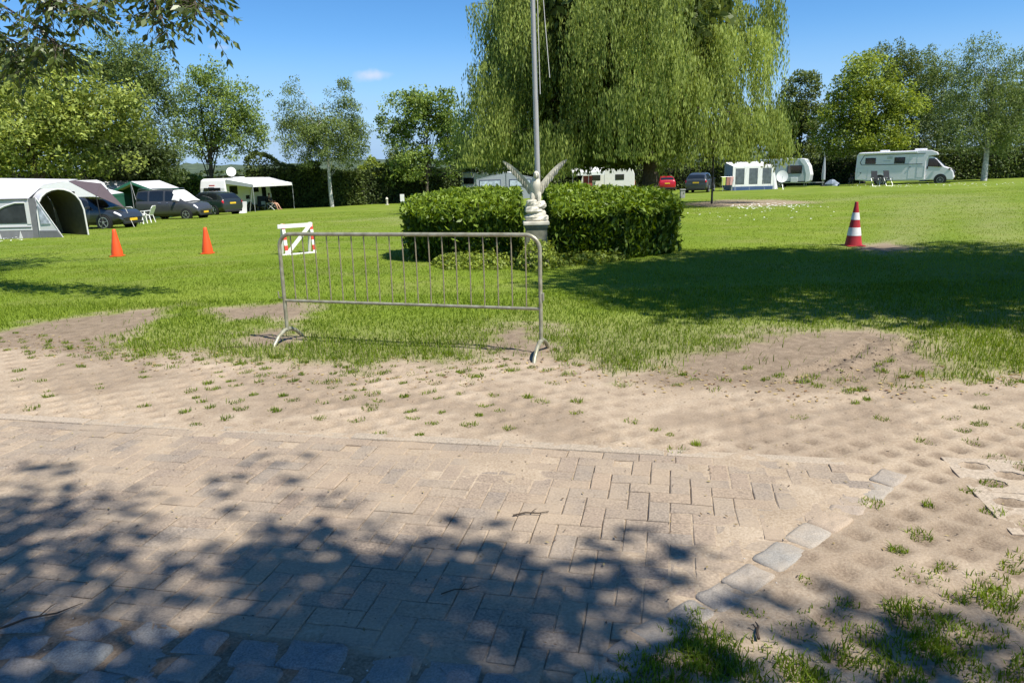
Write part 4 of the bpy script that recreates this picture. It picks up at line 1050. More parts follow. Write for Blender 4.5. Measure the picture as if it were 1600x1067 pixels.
def camp_chair(label, loc, rz):
    t = thing('camping_chair', label, 'chair', loc, rz, 'camping chairs by the motorhome')
    CF = mat('charcoal_mesh_fabric', (.014, .017, .022), .8, var=.2); AL = mat('white_metal_frame', (.68, .68, .68), .4, metal=.2)
    MB().box((0, 0, .45), (.50, .48, .05)).build('seat', CF, t, bevel=.015)
    MB().box((0, .30, .86), (.48, .05, .72), (R(-14), 0, 0)).build('backrest', CF, t, bevel=.02)
    for s in (-1, 1):
        MB().bar((s*.28, -.28, .66), (s*.28, .26, .68), .05, .03).build('armrest', AL, t)
        MB().tube([(s*.27, -.28, 0), (s*.27, .2, .66)], .016, 6).build('leg', AL, t); MB().tube([(s*.27, .34, 0), (s*.27, -.22, .66)], .016, 6).build('leg', AL, t)
    MB().tube([(-.27, -.28, .02), (.27, -.28, .02)], .016, 6).build('cross_bar', AL, t)
camp_chair('left one of two dark reclining chairs beside the motorhome', gnd(1367, 291.5), R(-4))
camp_chair('right one of two dark reclining chairs beside the motorhome', gnd(1387, 291), R(6))
t = thing('camp_table', 'small dark folding table between the two camping chairs', 'table', gnd(1377, 290.5))
MB().box((0, 0, .58), (.55, .45, .03)).build('table_top', BLACK, t, bevel=.006)
for x in (-.24, .24):
    for y in (-.19, .19): MB().tube([(x, y, 0), (x*.9, y*.9, .57)], .013, 6).build('leg', STEEL, t)

# ---------------------------------------------------------------- caravans
def caravan(label, loc, rz, L, W, H, body, prof=None, windows=(), front=True, rear=True, drawbar=True, bevel=.07, stripe=None):
    """local +x is the drawbar end"""
    t = thing('caravan', label, 'caravan', loc, rz); h = W/2
    prof = prof or [(-L/2, .45), (-L/2-.04, .9), (-L/2, 1.9), (-L/2+.18, H-.12), (-L/2+.5, H), (L/2-.7, H), (L/2-.38, H-.15), (L/2-.12, 1.75), (L/2+.06, 1.15), (L/2+.02, .6), (L/2-.15, .42)]
    MB().prism(prof, -h, h).build('body', body, t, bevel=bevel)
    for (s, x, z, w, hh) in windows: window(t, x, z, w, hh, s*h, s=s)
    if rear:
        f = MB().box((-L/2-.035, 0, 1.62), (.05, W*.66, .62)).build('rear_window', BLACK, t, bevel=.03); MB().box((-L/2-.058, 0, 1.62), (.02, W*.6, .5)).build('pane', GLASS, f)
        for s in (-1, 1): MB().box((-L/2-.05, s*(h-.12), 1.0), (.05, .12, .4)).build('tail_lamp', LAMPR, t, bevel=.02)
    if front:
        f = MB().box((L/2-.10, 0, 1.62), (.05, W*.80, .55), (0, R(-13), 0)).build('front_window', BLACK, t, bevel=.03); MB().box((L/2-.07, 0, 1.62), (.02, W*.74, .45), (0, R(-13), 0)).build('pane', GLASS, f)
    for s in (-1, 1): wheel(t, -.1, s*(h+.012), .31, .18, rim=ALLOY, spokes=6); MB().tube([(-.1, s*(h-.1), .34), (-.1, s*(h+.008), .34)], .40, 20).build('wheel_arch', BLACK, t)
    if drawbar:
        MB().bar((L/2-.3, -.45, .42), (L/2+1.15, 0, .44), .08).build('drawbar', GREYMETAL, t); MB().bar((L/2-.3, .45, .42), (L/2+1.15, 0, .44), .08).build('drawbar', GREYMETAL, t)
        MB().tube([(L/2+1.0, 0, .02), (L/2+1.0, 0, .6)], .03, 8).build('jockey_wheel', GREYMETAL, t)
    for x in (-L/2+.35, L/2-.45):
        for s in (-1, 1): MB().tube([(x, s*(h-.25), .0), (x, s*(h-.25), .48)], .025, 6).build('support_leg', STEEL, t)
    MB().box((.4, 0, H+.03), (.8, .6, .10)).build('roof_vent', WHITE, t, bevel=.03)
    if stripe:
        for s in (-1, 1): MB().box((0, s*(h+.004), 1.08), (L*.9, .012, .10)).build('stripe', stripe, t)
    return t
CG = mat('caravan_offwhite', (.66, .67, .66), .4, var=.03); CW = mat('caravan_white', (.74, .745, .74), .35, var=.03)
REDP = mat('red_badge', (.5, .03, .03), .5)
# white caravan on the left, its rear turned to the camera
c0 = at(336, 58.5); cL = caravan('white caravan with a satellite dish and a white sun canopy', Vector((c0.x+3.15*math.cos(R(75)), c0.y+3.15*math.sin(R(75)), c0.z)), R(75), 6.3, 2.25, 2.62, CW, windows=((-1, -2.1, 1.7, 1.0, .65), (-1, .9, 1.75, .8, .6), (-1, -.3, 1.1, .5, .3)), bevel=.09)
MB().box((-3.18, 0, 2.1), (.02, .5, .09)).build('badge', REDP, cL)
MB().box((2.05, -1.135, 1.3), (.62, .03, 1.7)).build('entrance_door', GLASS, cL, bevel=.02)
def dish(label, loc, r, face, mast, tripod=False):
    t = thing('satellite_dish', label, 'dish', loc)
    f = Vector(face).normalized(); c = Vector((0, 0, mast)); q = f.to_track_quat('Z', 'Y').to_matrix(); V = []; F = []; n = 20
    for k, (a, z) in enumerate(((0.001, 0), (.5, .03), (.85, .09), (1, .125), (1, .10), (.85, .065), (.5, .005), (.001, -.025))):
        for i in range(n): an = 2*math.pi*i/n; V.append(c+q @ Vector((a*r*math.cos(an), a*r*math.sin(an)*1.08, z*r)))
    for k in range(7):
        for i in range(n): F.append((k*n+i, k*n+(i+1) % n, (k+1)*n+(i+1) % n, (k+1)*n+i))
    MB().add(V, F).build('reflector', PLASTIC, t, smooth=True)
    e = c+f*r*.75+Vector((0, 0, -r*.25)); MB().tube([c+Vector((0, 0, -r*.95)), e], .012, 6).build('feed_arm', GREYMETAL, t)
    MB().tube([e-f*.05, e+f*.05], .03, 8).build('receiver', GREYMETAL, t)
    MB().tube([(0, 0, .0 if not tripod else .45), c-f*.03], .02, 8).build('mast', STEEL, t)
    if tripod:
        for k in range(3): a = 2*math.pi*k/3+.5; MB().tube([(0, 0, .6), (.42*math.cos(a), .42*math.sin(a), 0)], .016, 6).build('leg', STEEL, t)
g = rel(cL, -.8, -.2); dish('white satellite dish on the roof of the white caravan', Vector((g.x, g.y, cL.location.z+2.6)), .36, (.25, -.8, .35), .50)
CANV = mat('white_canvas', (.76, .76, .74), .8, var=.04, scale=3)
# sun canopy of that caravan
t = thing('sun_canopy', 'white sun canopy on poles beside the left caravan', 'canopy', gnd(400, 331.5)); o_ = Vector(t.location)
ra, rb = rel(cL, -3.0, -1.15), rel(cL, 3.0, -1.15); ra.z = cL.location.z+2.55; rb.z = cL.location.z+2.6
pa, pb = gnd(399, 331.5), at(460, 63.5); ta = pa+Vector((0, 0, 2.05)); tb = pb+Vector((0, 0, 2.15)); mid = (ra+rb)/2+Vector((0, 0, .08))
MB().sheet([ra-o_, (ra+rb)/2-o_+Vector((0, 0, .06)), rb-o_, tb-o_, (ta+tb)/2-o_+Vector((0, 0, .02)), ta-o_], .02).build('roof', CANV, t)
MB().sheet([ta-o_, tb-o_, tb-o_-Vector((0, 0, .2)), ta-o_-Vector((0, 0, .2))], .014).build('valance', CANV, t)
MB().sheet([ra-o_, ta-o_, ta-o_-Vector((0, 0, .22)), ra-o_-Vector((0, 0, .35))], .014).build('valance', CANV, t)
for a, b in ((ta, pa), (ta, pa+Vector((-.45, .1, 0))), (tb, pb)): MB().tube([b-o_, a-o_-Vector((0, 0, .03))], .025, 8).build('pole', STEEL, t)
# things below the canopy
g = gnd(379, 333.5); t = thing('folding_board', 'white folded table top leaning by the dark car bumper', 'board', g, R(-12))
MB().box((0, .05, .42), (.70, .04, .84), (R(-8), 0, 0)).build('panel', PLASTIC, t, bevel=.01); MB().box((-.1, -.3, .03), (.75, .5, .05)).build('base_panel', PLASTIC, t, bevel=.01)
g = gnd(409, 329); t = thing('lounge_chair', 'dark blue cushioned garden chair under the white canopy', 'chair', g, R(10))
NAVY = mat('navy_fabric', (.02, .03, .06), .85, var=.2)
MB().box((0, 0, .40), (.60, .62, .14)).build('seat', NAVY, t, bevel=.04); MB().box((0, .32, .78), (.60, .14, .75), (R(-15), 0, 0)).build('backrest', NAVY, t, bevel=.04)
for x in (-.27, .27):
    for y in (-.27, .3): MB().tube([(x, y, 0), (x, y, .38)], .018, 6).build('leg', STEEL, t)
MB().box((.2, -.1, .50), (.34, .06, .5), (R(12), 0, 0)).build('towel', mat('pale_blue_towel', (.5, .58, .68), .9), t, bevel=.02)
# seated person
SKIN = mat('skin', (.50, .27, .18), .55, var=.06); SHIRT = mat('dark_shirt', (.03, .025, .03), .8, var=.2); HAIRM = mat('brown_hair', (.05, .028, .018), .7, var=.3)
def person_seated(label, loc, rz):
    t = thing('person', label, 'person', loc, rz)
    def skin(name, verts, edges, mt, parent, sub=2):
        me = bpy.data.meshes.new(name); me.from_pydata([v[0] for v in verts], edges, []); o = link(name, me, None, parent)
        md = o.modifiers.new('skin', 'SKIN'); sv = me.skin_vertices[0].data
        for i, v in enumerate(verts): sv[i].radius = (v[1], v[1]); sv[i].use_root = (i == 0)
        o.modifiers.new('sub', 'SUBSURF').levels = sub; o.modifiers['sub'].render_levels = sub
        dg = bpy.context.evaluated_depsgraph_get(); m2 = bpy.data.meshes.new_from_object(o.evaluated_get(dg)); o.modifiers.clear(); o.data = m2; m2.name = name
        m2.materials.clear(); m2.materials.append(mt); m2.polygons.foreach_set('use_smooth', [True]*len(m2.polygons)); return o
    v = [((0, 0, .50), .13), ((-.05, 0, .68), .125), ((-.12, 0, .88), .14), ((-.15, 0, 1.02), .11), ((-.15, 0, 1.10), .055), ((-.13, 0, 1.20), .085), ((-.11, 0, 1.29), .09),
         ((.10, -.10, .50), .09), ((.45, -.12, .55), .072), ((.55, -.12, .28), .052), ((.60, -.12, .08), .038), ((.75, -.12, .04), .035),
         ((.10, .10, .50), .09), ((.46, .12, .53), .072), ((.62, .12, .28), .052), ((.72, .12, .08), .038), ((.86, .12, .04), .035),
         ((-.14, -.19, .98), .055), ((-.02, -.25, .76), .043), ((.20, -.20, .68), .034), ((-.14, .19, .98), .055), ((-.02, .25, .76), .043), ((.20, .20, .68), .034)]
    e = [(0, 1), (1, 2), (2, 3), (3, 4), (4, 5), (5, 6), (0, 7), (7, 8), (8, 9), (9, 10), (10, 11), (0, 12), (12, 13), (13, 14), (14, 15), (15, 16), (3, 17), (17, 18), (18, 19), (3, 20), (20, 21), (21, 22)]
    b = skin('body', v, e, SKIN, t)
    skin('shirt', [((.0, 0, .50), .155), ((-.05, 0, .68), .15), ((-.12, 0, .88), .165), ((-.15, 0, 1.01), .125), ((-.14, -.19, .98), .07), ((-.07, -.23, .84), .062), ((-.14, .19, .98), .07), ((-.07, .23, .84), .062)], [(0, 1), (1, 2), (2, 3), (3, 4), (4, 5), (3, 6), (6, 7)], SHIRT, t)
    skin('shorts', [((0, 0, .50), .15), ((.12, -.10, .50), .105), ((.33, -.12, .53), .09), ((.12, .10, .50), .105), ((.33, .12, .52), .09)], [(0, 1), (1, 2), (0, 3), (3, 4)], SHIRT, t)
    V = []; F = []; n = 12
    for zz, rr in ((1.20, .098), (1.26, .110), (1.32, .105), (1.37, .08), (1.40, .02)):
        for k in range(n): a = 2*math.pi*k/n; V.append((-.135+rr*math.cos(a)*(1 if math.cos(a) < 0 else .72), rr*math.sin(a)*.92, zz))
    for i in range(4):
        for k in range(n): F.append((i*n+k, i*n+(k+1) % n, (i+1)*n+(k+1) % n, (i+1)*n+k))
    MB().add(V, F).build('hair', HAIRM, t, smooth=True)
    for s in (-1, 1):
        for k in range(5):
            y0 = s*.20+(k-2)*.015; L_ = (.055, .075, .08, .073, .055)[k]
            pts = [(.20, y0, .685), (.20+L_*.6, y0, .68), (.20+L_, y0, .655)] if k != (4 if s < 0 else 0) else [(.19, y0, .69), (.22, y0-s*.03, .70), (.245, y0-s*.04, .685)]
            MB().tube(pts, [.0095, .009, .006], 6).build('finger', SKIN, t, smooth=True)
    MB().tube([(-.03, 0, 1.215), (-.012, 0, 1.205)], [.012, .014], 6).build('nose', SKIN, t)
    for s in (-1, 1): MB().lathe([(.002, -.01), (.011, 0), (.002, .01)], 8, (-.045, s*.032, 1.245)).build('eye', BLACK, t)
    return t
g = gnd(425, 328.5)
person_seated('person in dark clothes with bare legs reclining under the white canopy', g+Vector((0, 0, 0)), R(-12))
t = thing('reclining_chair', 'white framed reclining chair carrying the seated person', 'chair', g, R(-12))
MB().box((.12, 0, .345), (.55, .5, .04)).build('seat', NAVY, t, bevel=.01); MB().box((-.27, 0, .72), (.04, .5, .8), (0, R(-12), 0)).build('backrest', NAVY, t, bevel=.01)
for s in (-1, 1):
    MB().tube([(-.30, s*.28, 0), (.40, s*.28, .56)], .018, 6).build('leg', PLASTIC, t, smooth=True); MB().tube([(.42, s*.28, 0), (-.22, s*.28, .56)], .018, 6).build('leg', PLASTIC, t, smooth=True); MB().bar((-.3, s*.28, .57), (.3, s*.28, .57), .05, .03).build('armrest', PLASTIC, t)
# silver grey caravan with blue awning on the right
CS = mat('caravan_silver', (.46, .50, .53), .35, var=.04)
pr = at(1222, 70)
cR = caravan('silver white caravan beside the blue and white awning', pr, R(-28), 4.9, 2.2, 2.58, CS, windows=((-1, 1.15, 1.62, 1.25, .72), (-1, -1.2, 1.6, .9, .6)), bevel=.06)
MB().prism([(1.55, 2.60), (1.95, 2.52), (2.34, 1.9), (2.52, 1.15), (2.40, .55), (2.1, .5), (2.12, 1.2), (1.9, 1.95), (1.5, 2.45)], -1.125, 1.125).build('front_moulding', WHITE, cR, bevel=.02)
MB().box((1.15, -1.115, .72), (.6, .03, .42)).build('service_flap', WHITE, cR, bevel=.02)
MB().box((.1, -1.112, .55), (4.6, .02, .08)).build('lower_trim', BLACK, cR)
dish('white oval satellite dish on a tripod before the silver caravan', gnd(1221, 296.5), .46, (-.35, -1, .25), 1.05, True)
BLUE = mat('blue_canvas', (.045, .09, .20), .8, var=.1); GREYC = mat('grey_canvas', (.30, .33, .36), .8, var=.08); CLEAR = mat('awning_window_film', (.10, .12, .14), .12, spec=.7, var=.3, scale=3)
def awning(label, loc, rz, L, D, H1, H0, wall, skirt, bands, film, name='awning_tent', roofm=None):
    """front wall along local x at y=0 towards -y; roof rises to H1 at y=D"""
    t = thing(name, label, 'awning', loc, rz); h = L/2
    MB().sheet([(-h, 0, H0), (h, 0, H0), (h-.1, D, H1), (-h+.1, D, H1)], .02).build('roof', roofm or CANV, t)
    MB().box((0, -.012, .16), (L, .03, .32)).build('skirt', skirt, t)
    n = bands; w = L/n
    for i in range(n):
        x = -h+(i+.5)*w
        MB().box((x, 0, .32+(H0-.32)*.5), (w*.66, .012, (H0-.32)*.80)).build('window', film, t)
        MB().box((x, 0, H0-(H0-.32)*.05), (w*.66, .02, (H0-.32)*.10)).build('top_band', wall, t); MB().box((x, 0, .32+(H0-.32)*.05), (w*.66, .02, (H0-.32)*.10)).build('low_band', wall, t)
    for i in range(n+1):
        x = -h+i*w; MB().box((min(max(x, -h+.06), h-.06), -.004, .32+(H0-.32)/2), (w*.34 if 0 < i < n else w*.2, .022, H0-.32)).build('wall_band', wall, t)
    for s in (-1, 1):
        MB().sheet([(s*h, 0, 0), (s*(h+.18), .02, 0), (s*(h-.06), D, 0), (s*(h-.1), D, H1), (s*h, 0, H0)], .016).build('side_wall', GREYC if wall is CANV else wall, t)
    for k in range(n+1):
        x = -h+k*w; MB().tube([(x, 0, H0*.9), (x+random.uniform(-.1, .1), -.9, .0)], .006, 5).build('guy_line', ROPE, t)
    return t
aw = awning('blue and white awning tent left of the silver caravan', at(1176, 64.5), R(4), 3.5, 2.4, 2.35, 2.0, CANV, BLUE, 3, CLEAR)
MB().sheet([(1.75, -.02, 0), (2.35, .3, 0), (1.9, 1.2, 2.2), (1.75, 0, 2.0)], .015).build('side_wing', CANV, aw)
t = thing('closed_parasol', 'closed grey parasol standing at the front of the silver caravan', 'parasol', rel(cR, 3.55, -.5))
MB().lathe([(.03, .45), (.17, .6), (.15, 1.4), (.07, 2.35), (.02, 2.6)], 10).build('folded_canopy', GREYC, t, smooth=True); MB().tube([(0, 0, 0), (0, 0, 2.7)], .022, 8).build('pole', STEEL, t); MB().lathe([(.26, 0), (.24, .06), (.04, .1)], 14).build('foot', BLACK, t)
t = thing('drawbar_cover', 'crumpled blue grey tarpaulin over the caravan drawbar', 'tarpaulin', rel(cR, 4.3, -.25), R(-28))
V = []; F = []
for k, (rr, z) in enumerate(((.42, .0), (.40, .2), (.26, .42), (.12, .55), (.02, .58))):
    for i in range(12): a = 2*math.pi*i/12; q = rr*random.uniform(.8, 1.15); V.append((q*math.cos(a)*1.5, q*math.sin(a)*.7, z*random.uniform(.9, 1.05)))
for k in range(4):
    for i in range(12): F.append((k*12+i, k*12+(i+1) % 12, (k+1)*12+(i+1) % 12, (k+1)*12+i))
MB().add(V, F).build('cover', mat('blue_grey_tarp', (.20, .25, .32), .6, var=.2), t); MB().tube([(-.5, .2, .3), (.4, -.2, .28)], .012, 6).build('strap', ROPE, t)
t = thing('drying_rack', 'drying rack hung with coloured towels left of the blue awning', 'drying rack', gnd(1136, 299), R(10))
for x in (-.55, .55):
    MB().tube([(x, -.3, 0), (x*.9, 0, 1.2)], .014, 6).build('leg', STEEL, t); MB().tube([(x, .3, 0), (x*.9, 0, 1.2)], .014, 6).build('leg', STEEL, t)
MB().tube([(-.6, 0, 1.2), (.6, 0, 1.2)], .012, 6).build('rail', STEEL, t)
for x, w, c in ((-.36, .34, (.45, .5, .12)), (.04, .3, (.35, .16, .12)), (.38, .3, (.6, .35, .33))): MB().box((x, -.03, .85), (w, .03, .7), (R(3), 0, 0)).build('towel', mat('towel_%d' % int(c[0]*100), c, .9), t, bevel=.01)
# caravans seen over the round hedge
cM = caravan('white caravan with dark front windows behind the left half of the round hedge', at(764, 74), R(160), 6.2, 2.3, 2.55, CW, windows=((1, 1.6, 1.75, 1.1, .6), (1, -.8, 1.75, .9, .55)))
t = thing('gable_awning', 'grey gabled awning tent behind the eagle statue', 'awning', at(792, 67))
MB().sheet([(-2.7, 0, 1.75), (0, 0, 2.35), (0, 3, 2.35), (-2.7, 3, 1.75)], .02).build('roof_panel', GREYC, t); MB().sheet([(2.5, 0, 1.8), (0, 0, 2.35), (0, 3, 2.35), (2.5, 3, 1.8)], .02).build('roof_panel', GREYC, t)
MB().sheet([(-2.65, .02, 0), (2.45, .02, 0), (2.45, .02, 1.78), (0, .02, 2.33), (-2.65, .02, 1.73)], .015).build('front_wall', GREYC, t)
for x, w in ((-1.45, 1.9), (1.2, 1.9)):
    f = MB().box((x, -.006, 1.42), (w, .02, .62)).build('window_frame', mat('navy_trim', (.03, .045, .09), .7), t); MB().box((x, -.02, 1.40), (w*.94, .012, .50)).build('pane', mat('silver_blind', (.45, .52, .60), .35, var=.35, scale=4), f)
for x in (-2.65, 0, 2.45): MB().tube([(x, -.03, 0), (x, -.03, 1.75 if x else 2.33)], .02, 6).build('pole', STEEL, t)
cF = caravan('cream caravan behind the right half of the round hedge', at(948, 78), R(178), 5.4, 2.2, 2.45, CREAM, windows=((1, 1.2, 1.6, .9, .55), (1, -1.2, 1.6, .9, .55)), drawbar=False)
t = thing('sun_canopy', 'white sun canopy before the cream caravan under the willow', 'canopy', at(918, 74))
MB().sheet([(-1.5, 0, 2.15), (1.7, 0, 2.15), (1.9, 2.4, 2.6), (-1.4, 2.4, 2.6)], .02).build('roof', CANV, t)
MB().sheet([(-1.5, 0, 2.15), (1.7, 0, 2.15), (1.7, 0, 1.85), (-1.5, 0, 1.85)], .014).build('valance', CANV, t)
for x in (-1.45, .1, 1.65): MB().tube([(x, .01, 0), (x, .01, 2.14)], .025, 6).build('pole', STEEL, t)
MB().sheet([(-.4, .3, .1), (.5, .3, .1), (.5, .3, 1.8), (-.4, .3, 1.8)], .02).build('red_curtain', mat('red_cloth', (.28, .05, .04), .85), t)
t = thing('carport_canopy', 'low white flat canopy roof left of the middle caravan', 'canopy', at(702, 74))
MB().sheet([(-1.9, 0, 1.92), (1.9, 0, 2.02), (1.9, 2.4, 2.3), (-1.9, 2.4, 2.2)], .05).build('roof', CANV, t)
for x in (-1.8, 1.8):
    for y in (.1, 2.3): MB().tube([(x, y, 0), (x, y, 1.95 if y < 1 else 2.2)], .025, 6).build('pole', STEEL, t)
g = at(630, 66); t = thing('marker_post', 'short pale stone post at the foot of the dark hedge', 'post', gnd(605, 321)); MB().lathe([(.09, 0), (.09, .45), (.12, .5), (.07, .62), (.02, .66)], 10).build('shaft', STONE, t, smooth=True); MB().box((0, 0, .03), (.28, .28, .06)).build('foot', STONE, t)
t = thing('notice_board', 'small white notice board in front of the dark hedge', 'sign', gnd(629, 319)); MB().box((0, 0, .52), (.36, .03, .62)).build('panel', PLASTIC, t, bevel=.005)
MB().tube([(-.1, .03, 0), (-.1, .03, .8)], .02, 6).build('post', STEEL, t); MB().tube([(.1, .03, 0), (.1, .03, .8)], .02, 6).build('post', STEEL, t)

# ================================================================ TENTS ON THE LEFT
SAND = mat('pale_grey_tent_cloth', (.50, .50, .52), .8, var=.05, scale=2); LGT = mat('light_tent_cloth', (.62, .62, .61), .8, var=.05, scale=2); DKG = mat('dark_grey_tent_cloth', (.17, .17, .18), .85, var=.1)
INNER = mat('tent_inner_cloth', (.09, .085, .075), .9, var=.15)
# pale grey awning: long front wall with a big window, an arched porch at its right end
o0 = gnd(64, 372.5)
t = thing('grey_tent', 'large pale grey awning tent with dark window at the left edge', 'tent', o0, R(-3))
Hh = 1.42
MB().sheet([(-4.4, 0, .0), (-.28, 0, .0), (-.28, .04, .30), (-4.4, .04, .30)], .02).build('mud_skirt', DKG, t)
MB().sheet([(-4.4, .03, .30), (-.28, .03, .30), (-.28, .05, .52), (-4.4, .05, .52)], .02).build('lower_wall', LGT, t)
MB().sheet([(-4.4, .05, .52), (-.28, .05, .52), (-.28, .07, Hh), (-4.4, .07, Hh)], .02).build('upper_wall', SAND, t)
MB().sheet([(-.43, .03, .52), (-.29, .03, .52), (-.29, .045, 1.30), (-.43, .045, 1.30)], .02).build('wall_post_band', LGT, t)
MB().sheet([(-2.9, .032, .56), (-.44, .032, .56), (-.44, .042, 1.25), (-.78, .042, 1.25), (-1.15, .042, 1.16), (-1.6, .04, .98), (-2.2, .036, .74)], .02).build('window', mat('dark_tent_film', (.035, .038, .04), .35, spec=.4, var=.5, scale=3), t)
MB().tube([(-2.9, .02, .56), (-2.2, .022, .76), (-1.6, .025, 1.0), (-1.15, .028, 1.18), (-.78, .03, 1.28), (-.42, .03, 1.28)], .035, 6).build('arched_band', LGT, t)
MB().tube([(-4.4, .02, .41), (-.3, .02, .41)], .02, 6).build('piping', DKG, t); MB().tube([(-4.4, .03, Hh), (-.3, .03, Hh)], .025, 6).build('piping', DKG, t)
MB().sheet([(-4.4, .06, Hh), (-.28, .06, Hh), (-.28, 1.0, 1.88), (-4.4, 1.0, 2.05)], .02).build('roof_slope', SAND, t)
MB().sheet([(-4.4, 1.0, 2.05), (-.28, 1.0, 1.88), (-.2, 3.0, 2.05), (-4.4, 3.0, 2.2)], .02).build('roof_slope', SAND, t)
MB().sheet([(-.28, .03, 0), (-.02, .03, 0), (-.02, .06, 1.46), (-.28, .06, Hh)], .02).build('dark_seam', DKG, t)
n = 13; arc = []
for k in range(n):
    a = math.pi*k/(n-1); arc.append(Vector((.0+.52*(1-math.cos(a)), .0+1.2*(1-math.cos(a))*.5, 1.30*math.sin(a)**.45*1.33 if 0 < k < n-1 else 0)))
MB().tube(arc, .03, 8).build('arch_hoop', LGT, t, smooth=True)
back = [Vector((p.x*.95-1.7, p.y+.9, p.z*1.02)) for p in arc]
V = arc+back; F = [(k, k+1, n+k+1, n+k) for k in range(n-1)]
pv = MB().add(V, F).build('porch_vault', SAND, t, smooth=True)
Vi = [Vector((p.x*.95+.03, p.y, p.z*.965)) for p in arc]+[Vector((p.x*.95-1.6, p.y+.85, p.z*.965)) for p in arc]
MB().add(Vi, F).build('porch_shade_lining', INNER, t, smooth=True)  # dark sheet added under the vault: brown mesh tone plus painted shade
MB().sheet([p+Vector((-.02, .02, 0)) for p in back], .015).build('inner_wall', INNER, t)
MB().sheet([(0, 0, .0), (.95, -.15, .0), (.05, .02, 1.40)], .018).build('side_flap', LGT, t)
MB().sheet([(.12, -.04, .52), (.52, -.095, .52), (.10, -.02, 1.22)], .018).build('flap_window', mat('silver_film', (.4, .43, .5), .25, var=.5, scale=7), t)
MB().sheet([(.0, -.02, .0), (.95, -.17, .0), (.75, -.135, .28), (.01, -.018, .28)], .022).build('flap_skirt', DKG, t)
MB().tube([(.97, -.16, 0.), (.05, 0, 1.45)], .012, 6).build('guy_line', ROPE, t)
p1 = MB()
for i in range(5):
    x = -4.0+i*.8; MB().sheet([(x, -.02, 0), (x+.14, -.02, 0), (x+.07, -.005, .28)], .01).build('skirt_gusset', LGT, t)
t2 = thing('cushion', 'mint green cushion inside the grey tent window', 'cushion', rel(t, -1.0, .35, 0.)); MB().box((0, 0, .55), (.5, .2, .5), (R(-15), 0, 0)).build('pillow', mat('mint_fabric', (.25, .5, .4), .9), t2, bevel=.08); MB().box((0, .1, .18), (.55, .45, .34)).build('stool', DKG, t2, bevel=.03)
# brown sun canopy over the hatchback
BROWN = mat('brown_purple_canvas', (.085, .062, .068), .85, var=.1)
A = [up(101, 280.5, 37.5), up(158, 287, 36.5), up(196, 326, 34.6), up(150, 306, 33.5)]
g = at(150, 34); t = thing('brown_canopy', 'dark brown sloping canopy sheet above the dark hatchback', 'canopy', g)
A = [p-g for p in A]
MB().sheet([A[0], A[1], A[3]], .015).build('sheet', BROWN, t); MB().sheet([A[1], A[2], A[3]], .015).build('sheet', BROWN, t)
z3 = A[3]; MB().tube([z3, (z3.x+.15, z3.y-.1, 0)], .022, 6).build('pole', BLACK, t); MB().tube([A[2], (A[2].x+.3, A[2].y, float(tz(g.x+A[2].x, g.y+A[2].y))-g.z)], .012, 6).build('guy_line', ROPE, t)
zz = A[1]; MB().tube([zz, (zz.x, zz.y, 0)], .022, 6).build('pole', STEEL, t)
# cream caravan roof behind the tent, and the house tents with green trim
cr = caravan('white caravan mostly hidden behind the grey tent', at(92, 40.5), R(10), 5.2, 2.2, 2.40, CW, drawbar=False, windows=((-1, 1.0, 1.6, .9, .5),))
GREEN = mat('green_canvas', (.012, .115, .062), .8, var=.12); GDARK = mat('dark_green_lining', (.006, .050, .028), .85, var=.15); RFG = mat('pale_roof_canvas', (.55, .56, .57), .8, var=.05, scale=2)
def house_tent(label, loc, rz, L, D, He, Ha, open_front=True):
    """gable end at y=0 faces local -y"""
    t = thing('house_tent', label, 'tent', loc, rz); h = L/2
    MB().sheet([(-h, 0, He), (0, 0, Ha), (0, D, Ha), (-h, D, He)], .02).build('roof_panel', RFG, t); MB().sheet([(h, 0, He), (0, 0, Ha), (0, D, Ha), (h, D, He)], .02).build('roof_panel', RFG, t)
    for s in (-1, 1):
        MB().sheet([(s*h, D*.35, 0), (s*h, D, 0), (s*h, D, He), (s*h, D*.35, He)], .016).build('side_wall', GREEN, t)
        MB().sheet([(s*h, -.01, He+.02), (0, -.01, Ha+.02), (0, -.01, Ha-.14), (s*h, -.01, He-.14)], .02).build('gable_trim', GREEN, t)
        MB().sheet([(s*(h+.012), 0, He), (s*(h+.012), D, He), (s*(h+.012), D, He-.16), (s*(h+.012), 0, He-.16)], .016).build('eave_trim', GREEN, t)
        MB().tube([(s*h, 0, 0), (s*h, 0, He)], .02, 8).build('pole', STEEL, t)
    MB().tube([(0, 0, 0), (0, 0, Ha)], .02, 8).build('pole', STEEL, t)
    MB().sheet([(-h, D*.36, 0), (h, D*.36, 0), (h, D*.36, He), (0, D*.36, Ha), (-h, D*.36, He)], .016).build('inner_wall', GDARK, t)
    for a, b in (((h, 0, He), (h+.9, -.7, 0)), ((h, 0, He), (h+1.15, -.3, 0)), ((-h, 0, He), (-h-.5, -.8, 0)), ((0, 0, Ha), (.55, -.6, .4))): MB().tube([a, b], .008, 5).build('guy_line', ROPE, t)
    return t
house_tent('tent with green walls and pale roof behind the dark hatchback', at(139, 43), R(14), 2.6, 3.2, 1.62, 2.05)
house_tent('green trimmed canopy tent beside the grey van', at(212, 47.5), R(6), 2.45, 5.2, 1.85, 2.38)
g = at(188, 53); t = thing('ridge_tent', 'long pale grey tent roof behind the brown canopy', 'tent', g, R(8))
MB().sheet([(-3.2, 0, 1.75), (1.2, 0, 1.75), (1.2, 1.8, 2.55), (-3.2, 1.8, 2.62)], .02).build('roof_panel', RFG, t); MB().sheet([(-3.2, .02, 0), (1.2, .02, 0), (1.2, .02, 1.74), (-3.2, .02, 1.74)], .016).build('front_wall', GREEN, t)
